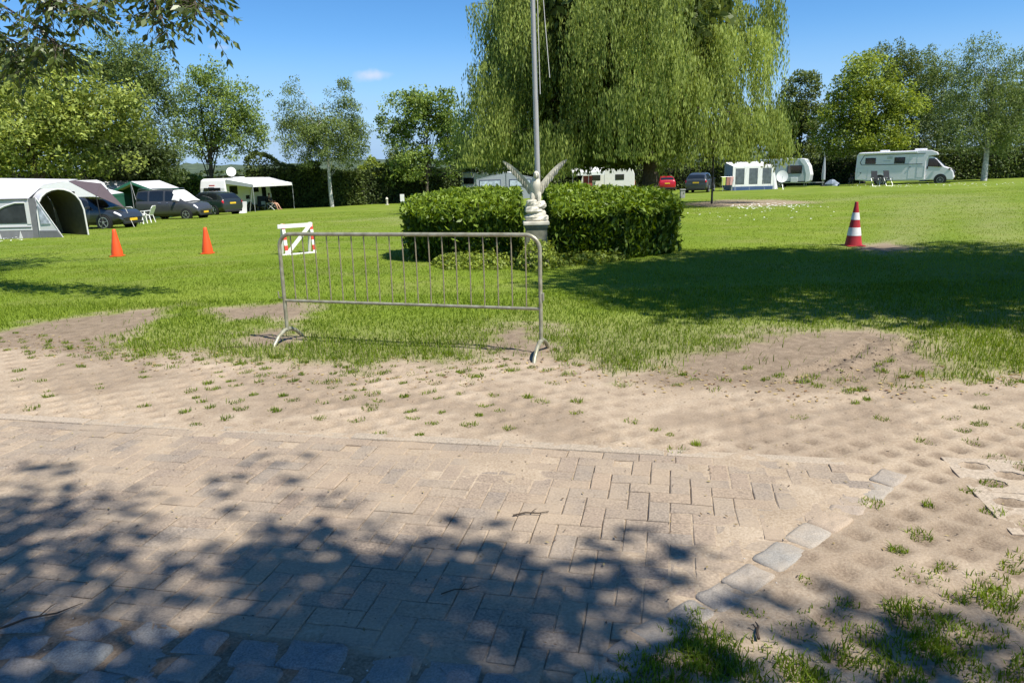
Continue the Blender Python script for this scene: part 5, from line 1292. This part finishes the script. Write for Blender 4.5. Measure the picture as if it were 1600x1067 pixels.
MB().sheet([(-3.2, 3.6, 1.75), (1.2, 3.6, 1.75), (1.2, 1.8, 2.55), (-3.2, 1.8, 2.62)], .02).build('roof_panel', RFG, t); MB().tube([(1.2, 1.8, 0), (1.2, 1.8, 2.5)], .02, 6).build('pole', STEEL, t)
g = at(201, 55); t = thing('antenna', 'small television antenna on a mast above the tents', 'antenna', g); MB().tube([(0, 0, 0), (0, 0, 3.3)], .02, 6).build('mast', STEEL, t); MB().box((0, 0, 3.32), (.42, .14, .07)).build('head', PLASTIC, t, bevel=.02)
# plastic garden furniture
def garden_chair(label, loc, rz):
    t = thing('garden_chair', label, 'chair', loc, rz, 'white plastic garden chairs')
    MB().box((0, 0, .42), (.50, .48, .04)).build('seat', PLASTIC, t, bevel=.015)
    b = MB().sheet([(-.25, .22, .42), (.25, .22, .42), (.29, .40, .80), (.20, .45, .92), (-.20, .45, .92), (-.29, .40, .80)], .03).build('backrest', PLASTIC, t, bevel=.008)
    for s in (-1, 1):
        MB().bar((s*.28, -.24, .64), (s*.29, .33, .67), .05, .03).build('armrest', PLASTIC, t)
        MB().bar((s*.27, -.26, 0), (s*.26, -.22, .64), .05, .035).build('leg', PLASTIC, t); MB().bar((s*.27, .32, 0), (s*.24, .22, .44), .05, .035).build('leg', PLASTIC, t)
garden_chair('white plastic chair seen from behind next to the dark hatchback', gnd(211, 350), R(175))
garden_chair('white plastic chair seen from the side before the grey van', gnd(231, 348.5), R(-88))
t = thing('garden_table', 'small white plastic table between the two plastic chairs', 'table', gnd(221, 350.5)); MB().box((0, 0, .52), (.5, .5, .03)).build('table_top', PLASTIC, t, bevel=.012)
for x in (-.2, .2):
    for y in (-.2, .2): MB().bar((x*1.1, y*1.1, 0), (x*.9, y*.9, .51), .045).build('leg', PLASTIC, t)

# ================================================================ TREES
def tree(name, label, base, H, crown, lm, n, ls, asp=.5, bark=BARK, tr=.16, clump=.9, droop=0., up=.6, gap=.35, limbs=14, group=None, lean=(0, 0), stems=None, hang=0., cat='tree', shell=.55):
    """crown: list of (dx, dy, z, rx, ry, rz) ellipsoids in metres from the base"""
    base = Vector(base); t = thing(name, label, cat, base, 0., group)
    reseed(sum(ord(c)*(i+1) for i, c in enumerate(label)))
    vol = np.array([c[3]*c[4]*c[5] for c in crown]); vol = vol/vol.sum(); cl = []
    area = sum((c[3]*c[4]*c[5])**(2/3) for c in crown)
    nc = max(18, int(area*11/clump**2*.8))
    for k in range(nc):
        c = crown[rng.choice(len(crown), p=vol)]; d = ball(1)[0]
        r = (shell+(1.12-shell)*rng.random()) if rng.random() < .8 else rng.random()*.7
        cl.append((c[0]+d[0]*c[3]*r, c[1]+d[1]*c[4]*r, c[2]+d[2]*c[5]*r))
    cl = np.array(cl); cr = clump*rng.uniform(.55, 1.25, nc); w = cr**2/np.sum(cr**2)
    drop = rng.random(nc) < gap*.6; w = np.where(drop, w*.2, w); w /= w.sum()
    n = int(n*(2.0-.6*gap)); ls = ls*1.0
    idx = rng.choice(nc, n, p=w)
    off = ball(n)*np.cbrt(rng.random(n))[:, None]*cr[idx][:, None]; off[:, 2] *= .75
    C = cl[idx]+off
    if hang: C[:, 2] -= rng.random(n)**2*hang
    ctint = rng.normal(.5, .13, nc)
    T_ = np.clip(ctint[idx]+rng.normal(0, .17, n), 0, 1)
    V, F, T = leaves(C, ls*rng.uniform(.6, 1.35, n), asp, droop=droop, up=up+.9, tint=T_)
    mesh_np('crown', V, F, lm, t, attrs={'tint': T})
    zmin = min(c[2]-c[5] for c in crown); zmax = max(c[2]+c[5] for c in crown); tops = [(0., 0.)] if stems is None else stems
    for (sx, sy) in tops:
        m = MB(); top = Vector((sx*.8+lean[0], sy*.8+lean[1], zmin+(zmax-zmin)*.72)); b0 = Vector((sx*.15, sy*.15, -.15))
        path = [b0, b0.lerp(top, .2)+Vector((random.gauss(0, .05), 0, 0)), b0.lerp(top, .45)+Vector((random.gauss(0, .12), random.gauss(0, .1), 0)), b0.lerp(top, .7)+Vector((random.gauss(0, .15), 0, 0)), top]
        m.tube(path, [tr*1.25, tr, tr*.75, tr*.45, tr*.12], 9); m.build('trunk', bark, t, smooth=True)
        lm_ = MB()
        for k in range(limbs):
            i = rng.integers(nc); e = Vector(cl[i]); q = random.uniform(.22, .85); s = b0.lerp(top, q)
            if e.z < s.z-1.0: s = b0.lerp(top, .3)
            mid = s.lerp(e, .5)+Vector((0, 0, .18*(e-s).length*(.6 if not hang else 1)))
            lm_.tube([s, mid, e], [tr*.42*(1.1-q), tr*.25*(1.1-q), .012], 6)
        lm_.build('limbs', bark, t, smooth=True)
    return t
ASH = leaf_mat('ash_leaf', (.070, .110, .012), (.37, .45, .07))
WALN = leaf_mat('walnut_leaf', (.08, .12, .018), (.44, .51, .12))
MAPLE = leaf_mat('maple_leaf', (.060, .105, .016), (.32, .42, .10))
BIRCH = leaf_mat('birch_leaf', (.045, .080, .018), (.27, .345, .10))
DARKL = leaf_mat('dark_leaf', (.022, .042, .010), (.10, .135, .035), trans=.25)
OLIVE = leaf_mat('olive_leaf', (.035, .060, .012), (.19, .24, .06), trans=.32)
HEDGEL = leaf_mat('hedge_leaf', (.030, .055, .012), (.125, .165, .035), trans=.25)
NEARW = leaf_mat('near_walnut_leaf', (.030, .055, .012), (.125, .165, .035), trans=.25, spec=.5, rough=.4)
WILL = leaf_mat('willow_leaf', (.055, .095, .014), (.42, .50, .125), trans=.38)
def B(px, d, dz=0.): p = at(px, d); p.z += dz; return p
def m_px(px, d): return px*d/FPX*.975
def crown_px(pxc, pyc, rxp, ryp, d, base, depthk=.9):
    c = up(pxc, pyc, d); return (c.x-base.x, c.y-base.y, c.z-base.z, m_px(rxp, d), m_px(rxp, d)*depthk, m_px(ryp, d)*.96)
def ptree(name, label, px, d, cr, *a, **k):
    b = B(px, d); return tree(name, label, b, 0, [crown_px(*c, d, b) for c in cr], *a, **k)
# left group
ptree('walnut_tree', 'wide yellow green tree directly behind the grey awning tent', 70, 50, [(40, 210, 115, 72), (120, 165, 75, 70), (-40, 230, 90, 60), (165, 205, 55, 65)], WALN, 17000, .30, .5, tr=.25, clump=1.1, group='trees along the left field edge')
ptree('walnut_tree', 'dark tree at the far left rising above the yellow green one', 25, 62, [(40, 120, 70, 45), (-30, 150, 90, 60), (110, 130, 40, 50)], OLIVE, 8000, .30, .5, tr=.25, clump=1.0)
ptree('birch_tree', 'tall grey green birch rising behind the yellow green tree', 215, 58, [(200, 95, 52, 52), (235, 140, 50, 60), (175, 130, 30, 60), (235, 215, 45, 65)], BIRCH, 15000, .22, .38, tr=.17, bark=BARK, clump=.75, droop=.5, hang=.6)
ptree('dark_shrub_tree', 'very dark bushy tree behind the green canopy tent', 200, 56, [(190, 245, 60, 45), (245, 255, 38, 38)], DARKL, 7000, .27, .5, tr=.15, clump=.9)
ptree('ash_tree', 'open light green tree standing behind the white caravan', 334, 66, [(335, 140, 48, 45), (300, 175, 34, 60), (375, 180, 46, 60), (340, 215, 62, 35), (405, 205, 22, 35), (300, 120, 14, 22)], MAPLE, 12000, .24, .45, tr=.20, clump=.62, gap=.9, limbs=30, shell=.3)
ptree('birch_tree', 'birch with white trunk and two tops beside the ivy hedge', 519, 64, [(462, 180, 28, 50), (540, 160, 24, 36), (520, 215, 52, 45), (470, 215, 34, 40), (555, 215, 22, 30), (462, 140, 10, 18), (540, 135, 14, 14)], BIRCH, 15000, .20, .36, bark=BIRCHBARK, tr=.15, clump=.6, droop=.7, hang=.5, limbs=16)
ptree('maple_tree', 'open leafy tree left of the willow above the dark hedge', 668, 68, [(660, 170, 48, 36), (625, 205, 34, 40), (690, 200, 34, 50), (650, 245, 42, 28), (700, 235, 24, 40), (618, 160, 24, 20), (600, 195, 14, 20), (640, 270, 50, 16), (692, 150, 14, 14)], MAPLE, 11000, .27, .5, tr=.14, clump=.6, gap=.95, limbs=30, shell=.3)
ptree('birch_tree', 'thin young birch with pale stem above the dark hedge', 621, 74, [(621, 240, 16, 30), (618, 262, 14, 16)], BIRCH, 1600, .22, .4, bark=BIRCHBARK, tr=.08, clump=.5, limbs=6)
ptree('dark_tree', 'dark tree behind the left edge of the willow', 745, 74, [(735, 235, 32, 48), (790, 230, 50, 55), (850, 235, 50, 45)], DARKL, 9000, .32, .5, tr=.2, clump=1.0)
ptree('dark_tree', 'dark tree behind the middle of the willow', 930, 82, [(920, 225, 70, 50), (1010, 225, 60, 50), (1090, 225, 60, 50)], DARKL, 9000, .36, .5, tr=.2, clump=1.1)
# right group
ptree('hornbeam_tree', 'dark green conical tree just right of the willow', 1245, 82, [(1250, 165, 36, 52), (1240, 220, 50, 50), (1225, 190, 22, 50)], OLIVE, 11000, .30, .5, tr=.2, clump=.8, group='trees along the right field edge')
ptree('ash_tree', 'bright yellow green tree behind the rear of the motorhome', 1347, 72, [(1350, 150, 52, 58), (1390, 180, 48, 48), (1315, 190, 40, 45), (1350, 215, 62, 28), (1345, 105, 22, 18)], ASH, 15000, .27, .5, tr=.18, clump=.9)
ptree('dark_tree', 'dark tree in shade between the bright tree and the hedge', 1330, 84, [(1330, 245, 75, 32), (1440, 235, 60, 45)], DARKL, 8000, .32, .5, tr=.2, clump=1.)
ptree('oak_tree', 'grey green tree top showing behind the bright yellow green tree', 1395, 94, [(1390, 110, 44, 40), (1360, 95, 16, 18), (1430, 150, 40, 60)], OLIVE, 9000, .30, .45, tr=.25, clump=.8)
ptree('birch_tree', 'slim grey birch between the bright tree and the white birch', 1458, 90, [(1455, 110, 26, 36), (1480, 160, 40, 70), (1445, 190, 40, 60)], BIRCH, 11000, .26, .4, tr=.16, clump=.7, droop=.5, hang=.7)
ptree('birch_tree', 'tall weeping birch with white trunk at the right edge', 1537, 64, [(1528, 85, 28, 36), (1550, 140, 56, 40), (1510, 180, 40, 50), (1580, 190, 44, 50), (1555, 200, 55, 30), (1575, 95, 22, 26), (1508, 110, 20, 25)], BIRCH, 17000, .20, .34, bark=BIRCHBARK, tr=.21, clump=.6, droop=.9, hang=.9, limbs=20)
ptree('oak_tree', 'dark tree at the right border behind the weeping birch', 1620, 82, [(1600, 150, 60, 60), (1650, 180, 80, 80), (1560, 215, 60, 40)], OLIVE, 12000, .33, .5, tr=.25, clump=1.0)
# ---------------------------------------------------------------- the weeping willow
def willow(px, d):
    reseed(2024)
    b = B(px, d); t = thing('weeping_willow', 'huge weeping willow with hanging curtains of leaves behind the hedge', 'tree', b)
    C = []; A = []; S = []; T = []; lim = MB()
    cx = up(962, 250, d).x-b.x
    def clump(x, y, z, ln, n, sp, tint, outx, outy):
        zlow = 1.25+1.1*rng.random()+.45*(abs(outx) > .6)
        for k in range(n):
            sx, sy = rng.normal(0, sp, 2); l = ln*rng.uniform(.45, 1.1); m = int(l*9)+4
            q = np.linspace(0, 1, m); o = sp*1.1
            px_ = x+sx+outx*o*np.sin(np.clip(q*2.2, 0, 1.57))+rng.normal(0, .05, m)+.10*np.sin(q*3+rng.random()*6); py_ = y+sy+outy*o*np.sin(np.clip(q*2.2, 0, 1.57))+rng.normal(0, .05, m)
            pz = z-l*q**1.15-.25*(sx*sx+sy*sy)/max(sp, .2)+rng.normal(0, .03, m)
            C.append(np.stack([px_, py_, np.maximum(pz, zlow+.5*rng.random())], 1)); T.append(np.clip(tint+rng.normal(0, .16, m)+.12*(1-q), 0, 1))
    boughs = []
    for k in range(81):
        z = [rng.uniform(3.0, 5.4), rng.uniform(5.0, 9.2), rng.uniform(8.8, 14.5)][k % 3]
        a = 2*np.pi*((k//3*.618+.37*(k % 3)) % 1)+rng.normal(0, .1)
        boughs.append((a, z, .66+.36*rng.random(), rng.normal(.5, .2)))
    for k in range(405):
        ba, bz, br, bt = boughs[k % 81]
        a = ba+rng.normal(0, .16); z = max(2.5, bz+rng.normal(0, .55))
        wob = 1+.13*math.sin(a*3+1)+.08*math.sin(a*7)
        rmax = (7.5 if z < 5 else 6.9 if z < 9 else 6.7*math.sqrt(max(.15, 1-((z-9)/7)**2)))*wob
        if math.cos(a) > .2: rmax *= .93
        r = rmax*min(1.03, br+rng.normal(0, .07)) if rng.random() < .88 else rmax*rng.uniform(.25, .6)
        x, y = cx+r*math.cos(a), r*.92*math.sin(a)
        ln = min(rng.uniform(1.5, 3.8), z-1.3+.4*rng.random())
        clump(x, y, z, ln, rng.integers(22, 33), rng.uniform(.22, .44), bt+rng.normal(0, .08), math.cos(a), math.sin(a))
        s = Vector((cx*.4+random.gauss(0, .3), random.gauss(0, .3), max(2.2, z*random.uniform(.45, .8)))); e = Vector((x, y, z-.1))
        
        if k % 5 == 0: lim.tube([s, s.lerp(e, .5)+Vector((0, 0, .12*(e-s).length+.2)), e], [.09, .05, .012], 6)
    for (lx, ly, ln) in ((1210, 215, 1.6), (1222, 225, 1.3), (1190, 105, 2.2), (1198, 110, 1.6), (735, 105, 2.6), (750, 100, 2.5), (728, 150, 3.2), (1170, 0, 1.0), (740, 5, 1.6), (1205, 235, 1.2), (1215, 212, 1.8), (725, 190, 2.6)):
        p = up(lx, ly, d); clump(p.x-b.x, rng.normal(0, .6), p.z-b.z, ln, 14, .22, .5, 0, 0)
        e = Vector((p.x-b.x, 0, p.z-b.z)); lim.tube([Vector((cx, 0, e.z*.8)), (Vector((cx, 0, e.z*.8))).lerp(e, .6)+Vector((0, 0, .5)), e], [.08, .04, .01], 6)
    C = np.concatenate(C); T = np.concatenate(T); n = len(C)
    ax = np.tile(np.array([[0, 0, -2.0]]), (n, 1))
    V, F, TT = leaves(C, rng.uniform(.13, .25, n), .25, axis=ax, tint=T)
    print('willow leaves', n)
    mesh_np('crown', V, F, WILL, t, attrs={'tint': TT})
    fill = ball(14000)*np.cbrt(rng.random(14000))[:, None]*np.array([5.7, 4.8, 6.2])+np.array([cx-.3, 0, 8.0])
    V, F, TT = leaves(fill, rng.uniform(.4, .75, 14000), .45, droop=.8)
    mesh_np('inner_foliage', V, F, OLIVE, t, attrs={'tint': TT})  # darker leaf colour stands in for shade inside the crown
    MB().tube([(0, 0, -.2), (0, 0, .5), (.1, .05, 2.2), (-.1, .1, 4.5), (cx*.6, 0, 9), (cx, 0, 12)], [.52, .42, .38, .30, .18, .05], 12).build('trunk', BARK, t, smooth=True)
    lim.build('limbs', BARK, t, smooth=True)
willow(1014, 37)
# thin dark post under the willow
p = gnd(1112, 319); t = thing('lamp_post', 'thin dark post standing below the right side of the willow', 'post', p)
MB().tube([(0, 0, -.1), (0, 0, 3.2)], [.055, .045], 10).build('pole', BLACK, t, smooth=True)
MB().lathe([(.05, 0), (.13, .02), (.14, .16), (.05, .24)], 12, (0, 0, 3.2)).build('lamp_head', BLACK, t, smooth=True)
g = gnd(1066, 310); t = thing('stone_post', 'short grey stone post at the right end of the hedge', 'post', g)
MB().box((0, 0, .26), (.3, .3, .52)).build('shaft', mat('grey_stone', (.3, .3, .29), .85, bump=.3), t, bevel=.03)
MB().box((0, 0, .55), (.36, .36, .07)).build('cap', MATS['grey_stone'], t, bevel=.02)

# ---------------------------------------------------------------- trees outside the frame that shade the foreground and the right lawn
def shade_tree(label, sx, sy, h, r, n, ls, lm, clump, gap=.35, tr=.28, rz=None):
    off = h/math.tan(R(SUN_EL)); b = Vector((sx+SUN_AZ[0]*off, sy+SUN_AZ[1]*off, 0)); b.z = float(tz(b.x, b.y))
    rz = rz or r*.9
    tree('linden_tree', label, b, 0, [(0, 0, h, r, r, rz), (r*.35, .2, h-rz*.35, r*.75, r*.75, rz*.6), (-r*.3, -.3, h+rz*.2, r*.7, r*.7, rz*.7)], lm, n, ls, .55, tr=tr, clump=clump, gap=gap, limbs=26, group='linden trees shading the near ground')
shade_tree('tall linden just behind the camera to the right', -1.4, .95, 8.2, 2.8, 24000, .13, ASH, .5, gap=.4, rz=2.0)
shade_tree('linden right of the frame shading the lawn beside the hedge', 5.0, 10.9, 8.6, 3.8, 24000, .19, ASH, .9, rz=3.4, gap=.2)
shade_tree('second linden right of the frame along the lawn', 10.2, 9.8, 8.6, 4.4, 22000, .19, ASH, .9, rz=3.4, gap=.2)
shade_tree('third linden far right of the lawn', 16.5, 9.8, 8.6, 4.0, 16000, .2, ASH, .9, rz=3.4, gap=.2)
# walnut whose low branches hang into the upper left corner
def near_walnut():
    b = Vector((-9.9, 11.6, 0)); b.z = float(tz(b.x, b.y))
    t = tree('walnut_tree', 'walnut tree with low branches hanging into the upper left corner', b, 0, [(.4, .6, 6.9, 3.6, 3.6, 2.0), (1.0, -.6, 6.7, 3.0, 3.0, 1.8)], WALN, 9000, .17, .45, tr=.24, clump=.8, gap=.4, limbs=20)
    reseed(77); C = []; AX = []; m = MB()
    def spray(pts, d, ncl, spread):
        P = [up(px, py-16, dd*1.32)-b for (px, py), dd in zip(pts, d)]
        m.tube(P, [.028, .016, .010, .005][:len(P)] if len(P) <= 4 else [.028]+[.014]*(len(P)-2)+[.005], 6)
        for k in range(ncl):
            q = rng.random()**.7*(len(P)-1); i = min(int(q), len(P)-2); s = P[i].lerp(P[i+1], q-i)
            dr = Vector(ball(1)[0]); dr.z = dr.z*.5-.45; dr.normalize(); l = 1.3*(rng.uniform(.18, .34)+spread*rng.random())
            e = s+dr*l; m.tube([s, s.lerp(e, .5)+Vector((0, 0, .02)), e], [.005, .004, .002], 4)
            side = dr.cross(Vector((0, 0, 1))).normalized()
            for w in np.linspace(.3, 1, 4):
                for sg in (-1, 1):
                    c = s.lerp(e, w)+side*sg*.058+Vector((0, 0, -.026)); C.append(c); AX.append((dr*.5+side*sg*.8+Vector((0, 0, -.55)))*1.4)
            C.append(e+dr*.05); AX.append(dr*1.6)
    spray([(-120, -60), (-20, 10), (60, 60), (100, 95)], [8.6, 8.2, 7.9, 7.7], 60, .12)
    spray([(-60, -60), (30, -10), (90, 20), (145, 30)], [8.4, 8.0, 7.8, 7.6], 60, .15)
    spray([(-90, 20), (-20, 60), (40, 90), (70, 110)], [8.8, 8.5, 8.3, 8.1], 40, .12)
    spray([(60, -70), (110, -20), (140, 5), (172, 12)], [8.0, 7.8, 7.6, 7.5], 12, .05)
    spray([(150, -80), (200, -20), (240, 15), (262, 70)], [7.8, 7.5, 7.3, 7.2], 30, .10)
    spray([(180, -90), (250, -20), (300, 10), (320, 50)], [7.8, 7.5, 7.3, 7.2], 32, .10)
    spray([(200, -90), (230, -20), (280, -5), (322, 4)], [7.9, 7.6, 7.4, 7.3], 26, .10)
    spray([(-140, -20), (-60, 40), (0, 80), (30, 120)], [9, 8.8, 8.6, 8.4], 40, .15)
    C = np.array([tuple(c) for c in C]); AX = np.array([tuple(a) for a in AX])
    V, F, T = leaves(C, rng.uniform(.095, .155, len(C)), .40, axis=AX)
    mesh_np('hanging_foliage', V, F, NEARW, t, attrs={'tint': T}); m.build('twigs', BARK, t)
near_walnut()

# ---------------------------------------------------------------- far hedges and the wooded hill
reseed(5)
def far_hedge(label, a, b, h, th, n, ls=.24, lm=HEDGEL, cat='hedge', bump=.12, name='hedge'):
    A = at(*a); Bp = at(*b); t = thing(name, label, cat, A); d = Bp-A; L = math.hypot(d.x, d.y); ux, uy = d.x/L, d.y/L; nx_, ny_ = uy, -ux
    s = rng.uniform(0, L, n); k = rng.random(n)
    hh = h*(1+bump*(fbm(s*.7, s*0+len(label), 121)-.5)*2)
    q = np.where(k < .6, -th/2-.10*(fbm(s*1.2, k*9, 123)), rng.uniform(-.5, .5, n)*th); z = np.where(k < .6, rng.uniform(0, 1, n)*hh, np.where(k < .85, hh-.12*rng.random(n), rng.uniform(0, 1, n)*hh))
    x = ux*s-nx_*q; y = uy*s-ny_*q
    x = ux*s+nx_*(-q); y = uy*s+ny_*(-q)
    zb = tz(x+A.x, y+A.y)-A.z
    V, F, T = leaves(np.stack([x, y, z+zb], 1)+rng.normal(0, .07, (n, 3)), ls*rng.uniform(.6, 1.3, n), .55, up=.8)
    mesh_np('foliage', V, F, lm, t, attrs={'tint': T})
    m = MB(); c = Vector((ux*L/2, uy*L/2, h*.42-.3)); zmid = float(tz(A.x+c.x, A.y+c.y))-A.z
    for i in range(max(3, int(L/1.2))):
        p = Vector((ux*L*(i+.5)/max(3, int(L/1.2)), uy*L*(i+.5)/max(3, int(L/1.2)), 0)); z0 = float(tz(A.x+p.x, A.y+p.y))-A.z
        m.box((p.x, p.y, z0+h*.42), (1.25, th*.62, h*.84), (0, 0, math.atan2(uy, ux)))
    m.build('branch_core', mat('hedge_inner_twigs', (.022, .024, .014), .95, var=.3), t)
    return t
far_hedge('hedge behind the tents at the left edge', (-80, 60), (240, 66), 4.6, 1.6, 8500, lm=DARKL)
far_hedge('sunlit green hedge between the dark tree and white caravan', (228, 68), (325, 70), 3.5, 1.6, 4200, lm=MAPLE, bump=.3)
far_hedge('far dark wood edge beyond the left hedges', (-150, 120), (740, 120), 3.9, 3, 9000, ls=.5, lm=DARKL, bump=.3, cat='hedge')
far_hedge('tall ivy covered hedge right of the white caravan', (392, 66), (505, 67), 4.1, 1.8, 7500, bump=.25, lm=HEDGEL)
far_hedge('lower sunlit hedge with reddish top right of the birch trunk', (500, 67), (572, 67.5), 3.1, 1.4, 4500, lm=OLIVE)
far_hedge('long dark hedge between the birch and the round hedge', (566, 68), (720, 72), 2.9, 1.4, 6500, lm=DARKL)
far_hedge('dark hedge behind the caravans under the willow', (712, 78), (1160, 80), 2.7, 1.4, 9000, lm=DARKL, ls=.3)
far_hedge('dark hedge behind the silver caravan and motorhome', (1140, 80), (1350, 76), 2.5, 1.4, 6000, lm=DARKL, ls=.27)
far_hedge('clipped sunlit hedge at the right border', (1440, 71), (1760, 70), 2.75, 1.5, 11000, lm=HEDGEL, bump=.05)
far_hedge('low bright shrub in front of the wooded hill', (560, 74), (610, 75), 4.0, 2.0, 2600, lm=ASH, bump=.4, cat='shrub', name='shrub')
HILL = mat('distant_wood_canopy', (.035, .060, .035), .9, c2=(.075, .105, .055), scale=.08, bump=.0)  # bluish green puts the distance haze into the colour
xs = np.linspace(-700, 700, 141); ys = np.linspace(0, 120, 9)
hx, hy = np.meshgrid(xs, ys); hz = np.sin(np.clip(hy/120*1.6, 0, 1.57))*(13+9*fbm(hx*.006, hx*0, 131))+5*(fbm(hx*.06, hy*.06, 137)-.5)*2+2.2*(fbm(hx*.3, hy*.3, 139)-.5)*2-3
hz[0] = -4
i2 = (np.arange(8)[:, None]*141+np.arange(140)[None, :]).ravel()
hill = mesh_np('wooded_hills', np.stack([hx.ravel(), hy.ravel()+900, hz.ravel()], 1), np.stack([i2, i2+1, i2+142, i2+141], 1), HILL, smooth=False); tag(hill, 'low wooded hill on the horizon', kind='structure')

# ================================================================ LITTER ON THE GROUND
def litter(name, label, n, region, size, cols, cat, asp=.6):
    x = rng.uniform(-5.5, 5.5, n*12); y = rng.uniform(2., 9., n*12); k = (np.abs(x) < .72*y) & region(x, y)
    x, y = x[k][:n], y[k][:n]; m = len(x)
    a = rng.uniform(0, 6.28, m); s = size*rng.uniform(.5, 1.4, m); z = ground_z(x, y)
    inb = sdf(x, y, BRICK) > .02; z = np.where(inb, np.maximum(z, tz(x, y)+.004), z)+.004
    dx, dy = np.cos(a)*s, np.sin(a)*s; t = rng.uniform(-.25, .25, (m, 4))*s[:, None]
    V = np.stack([np.stack([x-dx, y-dy, z+np.abs(t[:, 0])], 1), np.stack([x-dy*asp, y+dx*asp, z+np.abs(t[:, 1])], 1), np.stack([x+dx, y+dy, z+np.abs(t[:, 2])], 1), np.stack([x+dy*asp, y-dx*asp, z+np.abs(t[:, 3])], 1)], 1).reshape(-1, 3)
    o = mesh_np(name, V, np.arange(m*4).reshape(m, 4), leaf_mat(name+'_colour', *cols, trans=.15), attrs={'tint': np.repeat(rng.random(m), 4)})
    tag(o, label, cat, kind='stuff'); return o
bord = lambda x, y: (np.abs(sdf(x, y, LAWN)+.1) < .42*rng.random(len(x))**.7+.05)
litter('fallen_leaves', 'dry yellow and brown leaves along the lawn border', 900, bord, .017, ((.16, .075, .03), (.52, .40, .16)), 'leaves', .5)
litter('leaf_scraps', 'scattered leaf scraps on the sandy paving', 420, lambda x, y: sdf(x, y, LAWN) < 0, .010, ((.10, .06, .03), (.40, .32, .14)), 'leaves', .4)
litter('bark_chips', 'small dark debris on the paving', 700, lambda x, y: (sdf(x, y, LAWN) < .2) & (rng.random(len(x)) < .35+.65*(fbm(x*1.4, y*1.4, 151) > .52)), .008, ((.035, .024, .016), (.15, .10, .065)), 'debris', .35)
TW_ = mat('dry_twig', (.06, .042, .028), .9, var=.3)
def twig(label, px, py, ang, l, r=.0045):
    g = gnd(px, py); z = max(float(ground_z(np.array([g.x]), np.array([g.y]))[0]), -.002)+.008; t = thing('twig', label, 'twig', (g.x, g.y, z), ang)
    MB().tube([(-l/2, 0, 0), (-l*.15, l*.05, .006), (l*.2, -l*.02, .004), (l/2, l*.07, .002)], [r, r*.9, r*.7, r*.3], 6).build('stem', TW_, t, smooth=True)
    MB().tube([(0, l*.03, .004), (l*.14, l*.16, .012), (l*.2, l*.24, .006)], [r*.6, r*.45, r*.2], 5).build('side_shoot', TW_, t, smooth=True)
twig('long dry twig lying near the lower left cobbles', 62, 968, .55, .30)
twig('thin dry twig lying across the shaded bricks', 720, 925, .25, .16, .003)
twig('short thick twig standing out beside the dark grass patch', 1184, 990, 1.3, .10, .006)
twig('dry twig lying at the edge of the bare soil by the barrier', 372, 548, .1, .35)
twig('small dark twig on the sunlit bricks', 830, 805, .1, .18)
# pebbles between the cobbles, clods on the wheel track
def stones(name, label, n, region, size, m, cat):
    x = rng.uniform(-5.5, 5.5, n*14); y = rng.uniform(1.9, 8.5, n*14); k = region(x, y); x, y = x[k][:n], y[k][:n]; V = []; F = []
    base = np.array([(1, 0, 0), (-.5, .8, 0), (-.6, -.7, .1), (.1, .1, .8), (.0, .0, -.6)])
    f = np.array([(0, 1, 3), (1, 2, 3), (2, 0, 3), (1, 0, 4), (2, 1, 4), (0, 2, 4)]); z = ground_z(x, y)
    for i in range(len(x)):
        a = random.uniform(0, 6.28); s = size*random.uniform(.4, 1.5); c, d = math.cos(a), math.sin(a); b = base*(1+rng.uniform(-.3, .3, base.shape))*s
        V.append(np.stack([x[i]+b[:, 0]*c-b[:, 1]*d, y[i]+b[:, 0]*d+b[:, 1]*c, z[i]+b[:, 2]*.7], 1)); F.append(f+i*5)
    o = mesh_np(name, np.concatenate(V), np.concatenate(F), m); tag(o, label, cat, kind='stuff')
stones('pebbles', 'tiny pale pebbles between the cobbles and bricks', 420, lambda x, y: (sdf(x, y, COBBLE_ZONE) > -.05) | (rng.random(len(x)) < .06), .005, mat('pebble', (.30, .28, .26), .8, c2=(.55, .52, .47), scale=40), 'pebbles')
trk = lambda x, y: (np.minimum.reduce([polydist(x, y, p, False) for p in TRACKS]) < .13) | ((polydist(x, y, DIRT[2]) < .15) & (rng.random(len(x)) < .4)) | ((polydist(x, y, DIRT[3]) < .12) & (rng.random(len(x)) < .4))
stones('soil_clods', 'loose clods of dark soil along the wheel ruts', 900, trk, .013, mat('clod', (.10, .072, .05), .95, var=.4, scale=30), 'soil')
